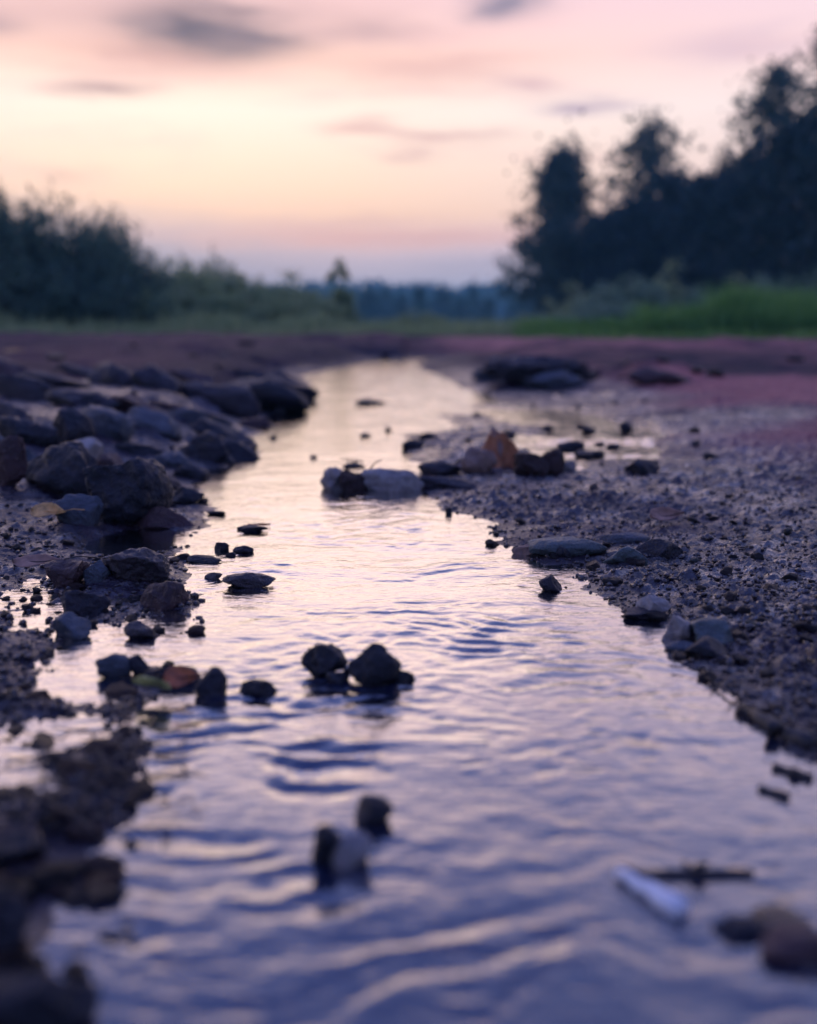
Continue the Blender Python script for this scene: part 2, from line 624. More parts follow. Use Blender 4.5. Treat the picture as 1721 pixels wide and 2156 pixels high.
def leaf_material(name, c1, c2, rough=0.6, trans=0.5):
    m, n, b, o = material(name)
    g = n.node('ShaderNodeNewGeometry')
    n1 = n.noise(g.outputs['Position'], 1.6, 3, 0.6)
    rnd = g.outputs['Random Per Island']
    f = n.math('ADD', n.math('MULTIPLY', n1, 0.6), n.math('MULTIPLY', rnd, 0.4))
    c = n.mix(n.mrange(f, 0.3, 0.7), (*c1, 1), (*c2, 1))
    n.put(b.inputs['Base Color'], c)
    b.inputs['Roughness'].default_value = rough
    tr = n.node('ShaderNodeBsdfTranslucent')
    n.put(tr.inputs[0], c)
    mx = n.node('ShaderNodeMixShader')
    mx.inputs[0].default_value = trans
    n.l.new(b.outputs[0], mx.inputs[1])
    n.l.new(tr.outputs[0], mx.inputs[2])
    n.l.new(mx.outputs[0], o.inputs[0])
    return m


def water_material():
    m, n, b, o = material('stream_water')
    g = n.node('ShaderNodeNewGeometry')
    pos = g.outputs['Position']
    v = n.mapping(pos, (1.0, 2.2, 1.0))
    f1 = n.noise(v, 55, 3, 0.55, 0.3)
    nor = n.bump(f1, 0.4, 0.002)
    n.n.remove(b)
    df = n.node('ShaderNodeBsdfDiffuse')                     # silt in the water
    df.inputs[0].default_value = (0.020, 0.032, 0.086, 1)
    tr = n.node('ShaderNodeBsdfTransparent')
    tr.inputs[0].default_value = (0.72, 0.70, 0.80, 1)
    body = n.node('ShaderNodeMixShader')
    body.inputs[0].default_value = 0.5
    n.l.new(df.outputs[0], body.inputs[1])
    n.l.new(tr.outputs[0], body.inputs[2])
    gl = n.node('ShaderNodeBsdfGlossy')
    gl.inputs['Roughness'].default_value = 0.05
    n.put(gl.inputs['Normal'], nor)
    fr = n.node('ShaderNodeFresnel')
    fr.inputs[0].default_value = 1.36
    n.put(fr.inputs['Normal'], nor)
    mx = n.node('ShaderNodeMixShader')
    n.put(mx.inputs[0], n.math('MULTIPLY', fr.outputs[0], 4.3, clamp=True))
    n.l.new(body.outputs[0], mx.inputs[1])
    n.l.new(gl.outputs[0], mx.inputs[2])
    n.l.new(mx.outputs[0], o.inputs[0])
    return m


def plain(name, c, rough=0.6, var=0.35, scale=60, bump=0.0):
    m, n, b, o = material(name)
    t = n.node('ShaderNodeTexCoord')
    n1 = n.noise(t.outputs['Object'], scale, 4, 0.6)
    c2 = tuple(x * (1 - var) for x in c)
    n.put(b.inputs['Base Color'], n.mix(n.mrange(n1, 0.35, 0.65), (*c, 1), (*c2, 1)))
    b.inputs['Roughness'].default_value = rough
    if bump:
        n.put(b.inputs['Normal'], n.bump(n1, 0.7, bump))
    return m


M = {
    'mud': mud_material(),
    'water': water_material(),
    'rock_dark': rock_material('dark_wet_stone', (0.012, 0.013, 0.019), (0.036, 0.036, 0.048), (0.11, 0.105, 0.12)),
    'rock_slab': rock_material('mud_coated_stone', (0.020, 0.019, 0.026), (0.055, 0.048, 0.062), (0.12, 0.11, 0.12), (0.34, 0.6)),
    'rock_red': rock_material('reddish_stone', (0.050, 0.030, 0.034), (0.090, 0.052, 0.054), (0.2, 0.14, 0.13)),
    'rock_pale': rock_material('pale_stone', (0.19, 0.17, 0.165), (0.42, 0.38, 0.36), (0.06, 0.05, 0.05), (0.4, 0.65)),
    'rock_teal': rock_material('grey_green_stone', (0.06, 0.075, 0.08), (0.14, 0.175, 0.18), (0.06, 0.055, 0.06), (0.28, 0.5)),
    'rock_blue': rock_material('bluish_stone', (0.055, 0.065, 0.085), (0.10, 0.115, 0.14), (0.2, 0.2, 0.21), (0.4, 0.65)),
    'clod': rock_material('mud_clod', (0.030, 0.025, 0.030), (0.065, 0.050, 0.056), (0.15, 0.12, 0.12), (0.16, 0.45), 1.6, 0.006, 0.5),
    'grit': rock_material('wet_grit', (0.016, 0.012, 0.016), (0.045, 0.030, 0.036), (0.11, 0.075, 0.09), (0.06, 0.22), 1.6, 0.004, 1.0),
    'orange': rock_material('rust_orange_crust', (0.30, 0.10, 0.040), (0.55, 0.24, 0.11), (0.08, 0.04, 0.03), (0.5, 0.8), 1.2),
    'tan': rock_material('tan_crust', (0.20, 0.125, 0.10), (0.38, 0.26, 0.21), (0.09, 0.06, 0.05), (0.5, 0.8), 1.2),
    'crust_and_shade': rock_material('dark_crust_and_shade', (0.030, 0.018, 0.018), (0.060, 0.036, 0.034), (0.14, 0.08, 0.06), (0.4, 0.7), 1.2),  # dark rubble brown, also painted shade for the chunk's right side and the gap
    'leaf_yellow': plain('yellow_leaf', (0.80, 0.45, 0.16), 0.8, 0.45, 90),
    'leaf_green': plain('yellow_green_leaf', (0.60, 0.58, 0.20), 0.45, 0.35, 90),
    'leaf_orange': plain('orange_brown_leaf', (0.50, 0.14, 0.04), 0.5, 0.5, 90),
    'leaf_tan': plain('tan_leaf', (0.42, 0.24, 0.17), 0.85, 0.4, 90),
    'leaf_red': plain('dull_red_leaf', (0.16, 0.07, 0.065), 0.5, 0.4, 60),
    'stick': plain('dark_wet_wood', (0.035, 0.027, 0.025), 0.5, 0.5, 80, 0.002),
    'stick_pale': plain('bleached_wood', (0.86, 0.86, 0.86), 0.4, 0.12, 60, 0.001),
    'weed': plain('dark_water_weed', (0.035, 0.026, 0.028), 0.45, 0.4, 80),
    'bark': plain('bark', (0.05, 0.042, 0.038), 0.85, 0.5, 12, 0.02),
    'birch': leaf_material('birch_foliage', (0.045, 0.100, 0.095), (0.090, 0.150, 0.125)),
    'birch_dark': leaf_material('shaded_birch_foliage', (0.014, 0.044, 0.056), (0.030, 0.072, 0.078)),  # darker copy of the birch leaf colour, with understorey shade put in
    'shrub': leaf_material('willow_foliage', (0.075, 0.165, 0.125), (0.160, 0.250, 0.155)),
    'shrub_olive': leaf_material('olive_foliage', (0.24, 0.34, 0.16), (0.40, 0.48, 0.22)),
    'grass': leaf_material('grass_blades', (0.100, 0.270, 0.055), (0.200, 0.390, 0.080), 0.55, 0.35),
    'herb': leaf_material('tall_herb_leaves', (0.17, 0.29, 0.19), (0.29, 0.40, 0.25)),
    'far': leaf_material('far_forest_canopy', (0.030, 0.100, 0.095), (0.060, 0.150, 0.125)),
    'hill': plain('wooded_slope', (0.035, 0.070, 0.055), 0.9, 0.4, 0.05),
}

# ------------------------------------------------------------------ ground sheet
def spaced(parts):
    ys = [parts[0][0]]
    for y0, y1, rel in parts:
        while ys[-1] < y1:
            ys.append(ys[-1] + rel * max(0.35, ys[-1]))
    return np.array(ys)


rows = spaced([(-1.5, 0.25, 0.12), (0.25, 0.75, 0.0055), (0.75, 3.3, 0.0026), (3.3, 12, 0.0062), (12, 30, 0.014), (30, 800, 0.07)])
fine = np.arange(-0.44, 0.4401, 0.0021)
mid = np.arange(0.446, 0.88, 0.0065)
outer = 0.88 + 0.012 * (1.13 ** np.arange(1, 14) - 1) / 0.13
cols = np.concatenate([-outer[::-1], -mid[::-1], fine, mid, outer])
wid = np.maximum(0.5, rows + 0.15)
GX = wid[:, None] * cols[None, :]
GY = np.repeat(rows[:, None], len(cols), 1)
sh = GX.shape
gx, gy = GX.reshape(-1), GY.reshape(-1)
gz, gsd, gside = full_height(gx, gy)
dd = np.maximum(-gsd, 0)
far_k = sst(9.0, 12.5, gy)
rside = (gside > 0) * (1 - far_k) + far_k * sst(-1.2, 1.6, gx)
redm = sst(0.35, 1.0, dd) * sst(1.7, 3.2, gy) * (0.15 + 0.85 * rside) * sst(-0.75, 0.15, fbm(gx / 1.6, gy / 1.2, 3, 88) + 0.25)
redm = np.maximum(redm, 0.55 * sst(0.3, 1.0, dd) * sst(1.6, 2.4, gy) * np.where(gside > 0, 1, 0) * sst(0.15, 0.6, fbm(gx / 0.5, gy / 0.5, 3, 90)))
redm = np.maximum(redm, (0.2 + 0.5 * rside) * sst(7, 10, gy) * sst(0.6, 1.6, dd))
redm = redm * (0.35 + 0.65 * sst(-0.45, 0.3, fbm(gx / 0.8, gy / 1.7, 4, 97, 0.6)))
turf = sst(13.6, 15.5, gy + 0.8 * fbm(gx / 1.5, gy / 1.5, 2, 50))
wetm = (1 - sst(0.012, 0.075, gz)) * (1 - 0.75 * sst(3.5, 9, gy)) * np.clip(0.75 + 0.5 * fbm(gx / 0.2, gy / 0.2, 3, 93), 0.25, 1)
wetm = np.where((gside < 0) & (gy < 4), np.maximum(wetm, 0.45), wetm)
wetm = wetm * (1 - 0.9 * np.clip(redm, 0, 1))
ground = grid_mesh('ground', GX, GY, gz.reshape(sh), M['mud'], {'red': redm, 'turf': turf, 'wet': wetm})
tag(ground, kind='structure')

# ------------------------------------------------------------------ stones standing in the water (also used by the ripples)
IN_STREAM = [(685, 1418, 84), (790, 1440, 115), (445, 1462, 60), (545, 1462, 70), (525, 1235, 90), (790, 1738, 70), (712, 1815, 116),
             (1160, 1243, 44), (760, 1035, 165)]
stone_xy = [(*on_plane(px, py - 6), w) for px, py, w in IN_STREAM]


def waves(x, y):
    n = lambda sx, sy, s, o=2: fbm(x / sx, y / sy, o, s)
    # bend the crests so they do not line up
    wx = x + 0.030 * n(0.11, 0.11, 300) + 0.008 * n(0.03, 0.03, 302)
    wy = y + 0.030 * n(0.10, 0.12, 305) + 0.007 * n(0.035, 0.03, 307) + 0.10 * x * x
    patch = sst(-0.35, 0.55, n(0.22, 0.16, 310))
    patch2 = sst(-0.2, 0.6, n(0.10, 0.08, 315))
    f1 = fbm(wx / 0.040, wy / 0.021, 2, 320)
    f2 = fbm((0.9 * wx + 0.4 * wy) / 0.022, (0.9 * wy - 0.25 * wx) / 0.0105, 2, 330)
    z = 0.00062 * patch * (1 - 2 * np.abs(f1)) + 0.00046 * (0.12 + patch2) * (f2 - 0.5 * np.abs(f2))
    z = z + 0.0008 * fbm(wx / 0.13, wy / 0.075, 3, 340)
    brk = sst(-0.3, 0.4, n(0.06, 0.05, 345))

    def train(px, py, rx, ry, lam, amp, ph=0.0, tilt=0.0):
        x0, y0 = on_plane(px, py)
        g = np.exp(-((x - x0) / rx) ** 2 - ((y - y0) / ry) ** 2)
        return amp * g * brk * np.sin(2 * math.pi * (wy - y0 + tilt * (wx - x0)) / lam + ph)
    z = z + train(520, 1620, 0.085, 0.12, 0.034, 0.0026)
    z = z + train(600, 1540, 0.16, 0.08, 0.030, 0.0007)
    z = z + train(1010, 1340, 0.10, 0.10, 0.030, 0.0011, 0, 0.35)
    z = z + train(1190, 1370, 0.10, 0.08, 0.026, 0.0008, 1)
    z = z + train(800, 1140, 0.12, 0.17, 0.040, 0.0010, 2, 0.25)
    z = z + train(880, 1190, 0.12, 0.12, 0.034, 0.0007, 0.4, 0.1)
    z = z + train(780, 1840, 0.12, 0.08, 0.045, 0.0007, 1.0, -0.35)
    z = z + train(950, 1980, 0.10, 0.06, 0.050, 0.0004, 2.0, -0.4)
    for sx, sy, w in stone_xy:
        r0 = w / FP * math.hypot(sx, sy) * 0.5
        r = np.sqrt((x - sx) ** 2 + ((y - sy) * 1.0) ** 2)
        down = sst(0.3, -0.6, (y - sy) / (r + 1e-4))          # stronger on the downstream side, towards the viewer
        z = z + (0.3 + 0.7 * down) * 0.0007 * (0.35 + 0.65 * brk) * np.exp(-np.maximum(r - r0, 0) / 0.035) * np.sin(2 * math.pi * (r - r0) / 0.022 + 2.2 * n(0.05, 0.05, 370))
    return z


wr = spaced([(-0.8, 0.25, 0.05), (0.25, 0.7, 0.006), (0.7, 3.0, 0.0033), (3.0, 16, 0.007)])
wc = np.concatenate([np.arange(-1.15, -0.44, 0.03), np.arange(-0.44, 0.4401, 0.0026), np.arange(0.46, 1.15, 0.03)])
WX = np.maximum(0.5, wr + 0.15)[:, None] * wc[None, :]
WY = np.repeat(wr[:, None], len(wc), 1)
wx, wy = WX.reshape(-1), WY.reshape(-1)
wsd, wside = stream_sd(wx, wy)
amp = 0.40 + 0.60 * sst(-0.01, 0.09, wsd)
amp = amp + 2.4 * np.exp(-(((wx - FLATC[0]) / 0.5) ** 2 + ((wy - FLATC[1]) / 0.8) ** 2)) * (wsd < 0)
amp = amp * (0.75 + 0.5 * sst(2.5, 5, wy)) * (0.85 + 0.15 * sst(0.5, 0.95, wy))
WZ = (1.5 * waves(wx, wy) * amp).reshape(WX.shape)
water = grid_mesh('stream', WX, WY, WZ, M['water'])
tag(water, kind='structure')


# ------------------------------------------------------------------ stones
def rock_mesh(name, seed, sub, dims, mat, cuts=7, rough=0.16, fine_amp=0.035, flat_shade=False, stretch=None, box=1.0):
    bm = bmesh.new()
    bmesh.ops.create_icosphere(bm, subdivisions=sub, radius=1.0)
    v = np.array([p.co[:] for p in bm.verts])
    r = np.random.default_rng(seed)
    if box != 1.0:
        v = np.sign(v) * np.abs(v) ** box
    for _ in range(cuts):
        nrm = r.normal(size=3)
        nrm /= np.linalg.norm(nrm)
        c = r.uniform(0.48, 0.80)
        dp = v @ nrm - c
        v = v - np.outer(np.maximum(dp, 0) * 0.97, nrm)
    ln = v / np.linalg.norm(v, axis=1, keepdims=True)
    v = v + ln * (rough * fbm3(v * 1.5 + seed * 3.1, 3, seed))[:, None]
    if sub >= 3:
        v = v + ln * (fine_amp * fbm3(v * 6 + seed, 3, seed + 9))[:, None]
    lo, hi = v.min(0), v.max(0)
    v = (v - (lo + hi) / 2) / (hi - lo)              # unit box
    v = v * np.array(dims)
    if stretch is not None:
        v[:, 0] += v[:, 2] * stretch
    for p, q in zip(bm.verts, v):
        p.co = q
    me = bpy.data.meshes.new(name)
    bm.to_mesh(me)
    bm.free()
    if not flat_shade:
        me.polygons.foreach_set('use_smooth', np.ones(len(me.polygons), dtype=bool))
    me.materials.append(mat)
    return me


SEED = [100]


def stone(name, label, cat, px, py, w, h, mat, depth=0.8, sub=4, sink=0.28, rz=None, group=None, tilt=(0, 0), cuts=7, rough=0.16, fine_amp=0.035, box=1.0):
    """a stone whose visible foot is at (px, py) and which shows w wide and h high there"""
    SEED[0] += 1
    x, y, z, t = hit(px, py)
    W, Hh = w / FP * t * 1.12, h / FP * t * 1.08
    D = W * depth
    full_h = Hh / (1 - sink)
    me = rock_mesh(name, SEED[0], sub, (W, D, full_h), M[mat], cuts, rough, fine_amp, box=box)
    o = bpy.data.objects.new(name, me)
    col.objects.link(o)
    yc = y + D * 0.35
    o.location = (x * yc / y, yc, z - sink * full_h + full_h / 2)
    r = random.Random(SEED[0])
    o.rotation_euler = (R(tilt[0]), R(tilt[1]), R(r.uniform(-14, 14) if rz is None else rz))
    tag(o, label, cat, group)
    return o


S = stone
# boulders on the left bank
S('boulder', 'knobbly blackish boulder at the stream end of the two big ones', 'boulder', 275, 1112, 168, 135, 'rock_dark', 0.85, 5, 0.14, 6, cuts=6, rough=0.13, fine_amp=0.06)
S('boulder', 'wide dark boulder leaning against the knobbly blackish boulder', 'boulder', 140, 1040, 165, 98, 'rock_dark', 0.7, 5, 0.2, -12, cuts=9, rough=0.12)
S('rock', 'small dark upright rock standing behind the wide dark boulder', 'rock', 158, 938, 80, 72, 'rock_dark', 0.8, 4, 0.2)
S('rock', 'bluish flat stone tucked under the knobbly blackish boulder beside the orange leaf', 'rock', 168, 1106, 92, 58, 'rock_blue', 0.6, 4, 0.25, cuts=11)
S('rock', 'flat black rock at the water edge beside the knobbly boulder', 'rock', 388, 1062, 78, 34, 'rock_dark', 0.7, 4, 0.25)
S('rock', 'low lumpy rock between the knobbly boulder and the reddish puddle', 'rock', 355, 1112, 120, 40, 'rock_red', 0.5, 4, 0.3)
S('rock', 'pale rounded cobble lying on top behind the wide dark boulder', 'rock', 178, 968, 66, 40, 'rock_pale', 0.8, 4, 0.3)
S('rock', 'reddish brown upright slab of stone left of the wide dark boulder', 'rock', 22, 1030, 72, 110, 'rock_red', 0.4, 4, 0.15, 0, tilt=(0, 18), cuts=12)
SLAB = 'long mud-coated slab of rock bedded slantwise in the left bank'
SG = 'slabs bedded in the left bank'
for px, py, w, h, dp, rz in [
    (470, 862, 190, 78, 0.55, -22), (590, 842, 130, 54, 0.5, -20), (245, 812, 120, 46, 0.6, -20), (335, 822, 96, 46, 0.7, -14), (70, 842, 170, 58, 0.5, -22), (170, 858, 150, 50, 0.5, -24),
    (215, 905, 140, 52, 0.6, -26), (270, 872, 130, 42, 0.6, -24), (330, 905, 130, 44, 0.5, -20), (385, 880, 120, 36, 0.5, -22), (425, 902, 140, 40, 0.5, -24), (470, 930, 120, 34, 0.5, -22),
    (430, 968, 130, 56, 0.5, -22), (500, 965, 110, 46, 0.5, -26), (365, 985, 84, 46, 0.7, -18), (400, 1006, 70, 28, 0.7, -10), (330, 1030, 100, 44, 0.6, -24), (60, 935, 150, 56, 0.5, -28), (20, 900, 120, 50, 0.6, -20),
    (45, 985, 130, 60, 0.5, -26), (110, 815, 130, 32, 0.5, -16), (20, 800, 120, 34, 0.5, -16), (540, 900, 60, 22, 0.6, -14), (290, 960, 90, 26, 0.6, -14), (250, 1000, 80, 34, 0.7, -12), (420, 815, 110, 28, 0.5, -15),
    (530, 800, 120, 24, 0.5, -10), (610, 812, 90, 24, 0.6, -10), (180, 795, 120, 24, 0.5, -12)]:
    S('bedded_rock', SLAB, 'rock', px, py, w * random.uniform(0.95, 1.2), h * random.uniform(0.7, 1.0), random.choice(['rock_slab', 'rock_slab', 'rock_dark', 'rock_blue', 'rock_red']), dp * 0.9, 4, 0.42, rz, SG, (random.uniform(-4, 10), random.uniform(6, 24)), cuts=random.randint(5, 11), rough=0.17, fine_amp=0.09, box=random.uniform(0.55, 0.9))
S('bedded_rock', 'big dark slab jutting into the stream from the left bank bend', 'rock', 560, 868, 180, 66, 'rock_dark', 0.5, 4, 0.25, -24, None, (0, 14), cuts=9, rough=0.1)
# lumps in the near left mud
S('clod', 'broad crumbly dark mud clod beside the reddish puddle', 'clod', 275, 1228, 165, 66, 'clod', 0.6, 5, 0.35, fine_amp=0.09)
S('rock', 'angular reddish rock behind the tan leaf on the left mud', 'rock', 142, 1240, 84, 52, 'rock_red', 0.8, 4, 0.25, cuts=11)
S('rock', 'round reddish dark rock at the water edge of the left mud', 'rock', 346, 1284, 90, 54, 'rock_red', 0.8, 4, 0.22, fine_amp=0.06)
S('rock', 'grey rock wedged between the angular reddish rock and the broad clod', 'rock', 205, 1226, 50, 42, 'rock_blue', 0.8, 4, 0.3)
S('rock', 'wide pale-topped rock below the angular reddish rock', 'rock', 182, 1290, 96, 44, 'rock_slab', 0.6, 4, 0.25)
S('rock', 'grey blue rounded rock under the wide pale-topped rock', 'rock', 152, 1346, 78, 46, 'rock_blue', 0.8, 4, 0.25)
S('rock', 'pair-size greyish stone at the rim of the shallow left pool', 'rock', 240, 1428, 70, 46, 'rock_blue', 0.8, 4, 0.25)
S('rock', 'dark stone beside the greyish stone at the shallow left pool', 'rock', 295, 1424, 50, 40, 'rock_dark', 0.8, 4, 0.25)
S('clod', 'long low dark clod reaching from the left pool into the stream', 'clod', 365, 1440, 110, 34, 'clod', 0.45, 4, 0.3)
S('clod', 'dark clod on the upper rim of the shallow left pool', 'clod', 300, 1345, 70, 30, 'clod', 0.6, 4, 0.3)
# stones standing in the stream
S('rock', 'tall rounded half of the black rock pair in midstream', 'rock', 785, 1445, 112, 78, 'rock_dark', 0.8, 4, 0.2, 0, fine_amp=0.08)
S('rock', 'smaller rounded half of the black rock pair in midstream', 'rock', 684, 1424, 90, 58, 'rock_dark', 0.8, 4, 0.22, 0, fine_amp=0.08)
S('rock', 'thin dark toe of stone trailing from the black midstream pair', 'rock', 845, 1438, 56, 22, 'rock_dark', 0.6, 3, 0.3)
S('rock', 'small black stone between the black midstream pair', 'rock', 712, 1440, 46, 22, 'rock_dark', 0.8, 3, 0.3)
S('rock', 'round black stone beside the orange brown leaf in shallow water', 'rock', 445, 1468, 64, 56, 'rock_dark', 0.8, 4, 0.2)
S('rock', 'low flat black stone awash between round stone and midstream pair', 'rock', 542, 1466, 74, 28, 'rock_dark', 0.6, 4, 0.3)
S('rock', 'small blurred rock behind the notched rock in the near water', 'rock', 788, 1742, 74, 54, 'rock_dark', 0.8, 4, 0.2)
S('rock', 'pale-topped notched rock in the near water', 'rock', 740, 1826, 80, 58, 'rock_pale', 0.8, 4, 0.25)
S('rock', 'dark blocky stone stuck to the pale-topped notched rock', 'rock', 690, 1822, 62, 76, 'rock_dark', 0.8, 4, 0.2)
S('clod', 'flat crumbly mud islet in the quiet left side of the stream', 'clod', 525, 1238, 104, 27, 'clod', 0.5, 4, 0.3, fine_amp=0.1)
S('clod', 'small mud crumb beside the flat crumbly islet', 'clod', 450, 1220, 34, 12, 'clod', 0.6, 3, 0.3)
FL = 'small dark fragment poking out of the quiet water below the reddish puddle'
for px, py, w, h in [(432, 1186, 70, 12), (468, 1160, 30, 16), (512, 1166, 40, 14), (486, 1172, 20, 9), (535, 1120, 56, 10), (512, 1118, 24, 9), (455, 1085, 40, 8)]:
    S('rock', FL, 'rock', px, py, w, h, 'rock_dark', 0.6, 3, 0.3, None, 'fragments in the quiet water')
S('rock', 'small peaked stone alone in the water off the right shore', 'rock', 1160, 1246, 46, 32, 'rock_slab', 0.8, 4, 0.2, cuts=10)
FR = 'tiny dark stone breaking the bright water of the upper stream'
for px, py, w, h in [(780, 852, 62, 10), (818, 908, 14, 8), (770, 920, 22, 7), (745, 985, 44, 8), (660, 965, 16, 6), (575, 925, 16, 8), (590, 862, 36, 14), (590, 872, 18, 12), (945, 1082, 14, 14), (900, 925, 40, 14), (870, 945, 50, 18)]:
    S('rock', FR, 'rock', px, py, w, h, 'rock_dark', 0.7, 3, 0.3, None, 'stones in the upper stream')
# right shore
S('stone', 'flat grey-green stone at the water edge of the right shore', 'stone', 1195, 1174, 150, 34, 'rock_teal', 0.5, 4, 0.35, 4, cuts=7, rough=0.12, fine_amp=0.06, box=0.6)
S('stone', 'tan chip of stone touching the flat grey-green stone', 'stone', 1118, 1170, 74, 22, 'tan', 0.5, 4, 0.3, cuts=9, rough=0.1)
S('stone', 'dark pebble resting against the flat grey-green stone', 'stone', 1185, 1178, 36, 26, 'rock_dark', 0.8, 3, 0.3)
S('stone', 'thin flat dark slate behind the grey-green stone', 'stone', 1318, 1146, 92, 20, 'rock_blue', 0.5, 4, 0.3, cuts=11, rough=0.06)
S('stone', 'wet greyish stone in front of the thin dark slate', 'stone', 1316, 1190, 86, 36, 'rock_teal', 0.6, 4, 0.3, cuts=11)
S('stone', 'low dark wet stone beside the wet greyish stone', 'stone', 1388, 1176, 92, 34, 'rock_dark', 0.6, 4, 0.3)
S('stone', 'pale triangular stone at the right waterline', 'stone', 1374, 1300, 66, 44, 'rock_pale', 0.8, 4, 0.25, cuts=11, tilt=(0, -14))
S('stone', 'dark flat stone lying in front of the pale triangular stone', 'stone', 1360, 1306, 90, 18, 'rock_slab', 0.6, 4, 0.3)
S('stone', 'pale grey wedge of stone half in the water of the right shore', 'stone', 1428, 1356, 80, 56, 'rock_pale', 0.8, 4, 0.25, cuts=11, tilt=(0, -10))
S('stone', 'grey-green lump of stone behind the pale grey wedge', 'stone', 1500, 1362, 84, 46, 'rock_teal', 0.8, 4, 0.25)
S('stone', 'low dark stone with its toe in the water below the grey-green lump', 'stone', 1492, 1388, 94, 36, 'rock_dark', 0.7, 4, 0.3)
S('stone', 'narrow bluish stone lying in the shallows before the pale grey wedge', 'stone', 1440, 1372, 76, 16, 'rock_blue', 0.5, 4, 0.3)
S('rock', 'dark flat-topped rock on the right mud beyond the orange chunk', 'rock', 1354, 998, 66, 28, 'rock_dark', 0.8, 4, 0.25)
S('rock', 'small dark rock at the rim of the right puddle', 'rock', 1318, 908, 26, 20, 'rock_dark', 0.8, 3, 0.25)
PR = 'dark stone in or beside the bright right puddle'
for px, py, w, h in [(1200, 948, 54, 18), (1240, 912, 30, 14), (1230, 965, 40, 14), (1255, 962, 36, 12), (1225, 902, 20, 10), (1152, 905, 26, 10), (1290, 945, 30, 10), (1262, 940, 20, 9)]:
    S('rock', PR, 'rock', px, py, w, h, 'rock_dark', 0.7, 3, 0.3, None, 'stones about the right puddle')
S('outcrop', 'broad grey outcrop of layered rock where the stream bends away', 'outcrop', 1120, 814, 215, 60, 'rock_slab', 0.5, 5, 0.25, 6, cuts=5, rough=0.42, fine_amp=0.17, box=0.8)
S('rock', 'rock shelf at the stream side of the broad grey outcrop', 'rock', 1050, 800, 110, 44, 'rock_blue', 0.6, 4, 0.3)
S('rock', 'grey ledge lying on the near side of the broad outcrop', 'rock', 1170, 818, 130, 34, 'rock_blue', 0.5, 4, 0.3, 8, cuts=8, rough=0.3, fine_amp=0.12, box=0.7)
S('rock', 'low crumbling block at the far end of the broad outcrop', 'rock', 1222, 800, 60, 40, 'rock_slab', 0.7, 4, 0.3, cuts=8, rough=0.3, fine_amp=0.12)
S('rock', 'crumbly brown hummock right of the broad grey outcrop', 'rock', 1390, 812, 130, 36, 'rock_red', 0.6, 4, 0.35, fine_amp=0.1)
# out-of-focus stones close to the viewer
S('boulder', 'blue-black boulder on the nearest left shore, rising at the frame', 'boulder', -5, 2030, 120, 150, 'rock_dark', 0.7, 4, 0.15, 0)
S('boulder', 'low blue-black boulder at the foot of the taller near one', 'boulder', 85, 2170, 230, 90, 'rock_dark', 0.5, 4, 0.2, 0)
S('rock', 'dark rock above the near boulders on the left shore', 'rock', 40, 1825, 110, 50, 'rock_dark', 0.7, 4, 0.25)
S('rock', 'dark rock sunk at the near right shore of the water', 'rock', 1690, 2020, 180, 34, 'rock_red', 0.6, 4, 0.4)
S('rock', 'flat dark rock barely awash near the pale stick', 'rock', 1560, 1975, 110, 26, 'rock_dark', 0.6, 4, 0.5)

# ---- pale hollow stone in midstream, with debris on top
x, y, z, t = hit(765, 1036)
k = t / FP
hs = empty('hollow_stone', (x, y + 0.03, 0))
tag(hs, 'pale mottled hollow stone with a dark gap facing the water', 'stone')
for nm, sd_, dims, mt, loc, rot in [
    ('lobe', 46, (52 * k, 0.07, 66 * k), 'rock_pale', (-64 * k, 0.004, 0.014), (0, 0.25, 0.3)),
    ('lobe', 47, (165 * k, 0.085, 68 * k), 'rock_pale', (66 * k, 0.008, 0.012), (0.1, 0.08, -0.15)),
    ('gap_shade', 48, (62 * k, 0.055, 62 * k), 'crust_and_shade', (-28 * k, -0.006, 0.010), (0, 0.2, 0.3)),  # dark-coloured block standing in for the shade inside the gap
    ('tail', 45, (190 * k, 0.07, 40 * k), 'rock_slab', (165 * k, 0.016, 0.006), (0, 0.1, 0))]:
    o = bpy.data.objects.new(nm, rock_mesh(nm, sd_, 4, dims, M[mt], 9, 0.2, 0.07))
    col.objects.link(o); o.parent = hs; o.location = loc; o.rotation_euler = rot
for j, (ax, az) in enumerate([(-0.032, 0.05), (-0.01, 0.055), (0.012, 0.052), (-0.02, 0.053)]):
    mb = MB()
    mb.tube([(ax, -0.01, az - 0.012), (ax + 0.01, -0.012, az), (ax + 0.024 * (-1) ** j, -0.008, az + 0.006)], [0.0016, 0.0013, 0.0006], 5)
    mb.build('twig', M['stick'], hs)

# ---- jagged orange-brown chunk
x, y, z, t = hit(1065, 992)
k = t / FP
ch = empty('crusty_chunk', (x, y + 0.05, z))
tag(ch, 'jagged orange brown crusted chunk standing on the mud spit', 'chunk')


def shard(name, pts, thick, mat, seed):
    """a rough plate: polygon in the x-z plane given thickness along y, roughened"""
    bm = bmesh.new()
    vs = [bm.verts.new((a, b, c)) for a, b, c in pts]
    f = bm.faces.new(vs)
    r = bmesh.ops.extrude_face_region(bm, geom=[f])
    for e in r['geom']:
        if isinstance(e, bmesh.types.BMVert):
            e.co.y += thick
    bmesh.ops.recalc_face_normals(bm, faces=bm.faces)
    bmesh.ops.triangulate(bm, faces=bm.faces)
    bmesh.ops.subdivide_edges(bm, edges=bm.edges, cuts=5, use_grid_fill=True)
    p = np.array([q.co[:] for q in bm.verts])
    p += 0.0045 * np.stack([fbm3(p * 90 + 7 * i, 3, seed + i) for i in range(3)], -1)
    for q, w in zip(bm.verts, p):
        q.co = w
    me = bpy.data.meshes.new(name)
    bm.to_mesh(me); bm.free()
    me.materials.append(M[mat])
    o = bpy.data.objects.new(name, me); col.objects.link(o); o.parent = ch
    return o


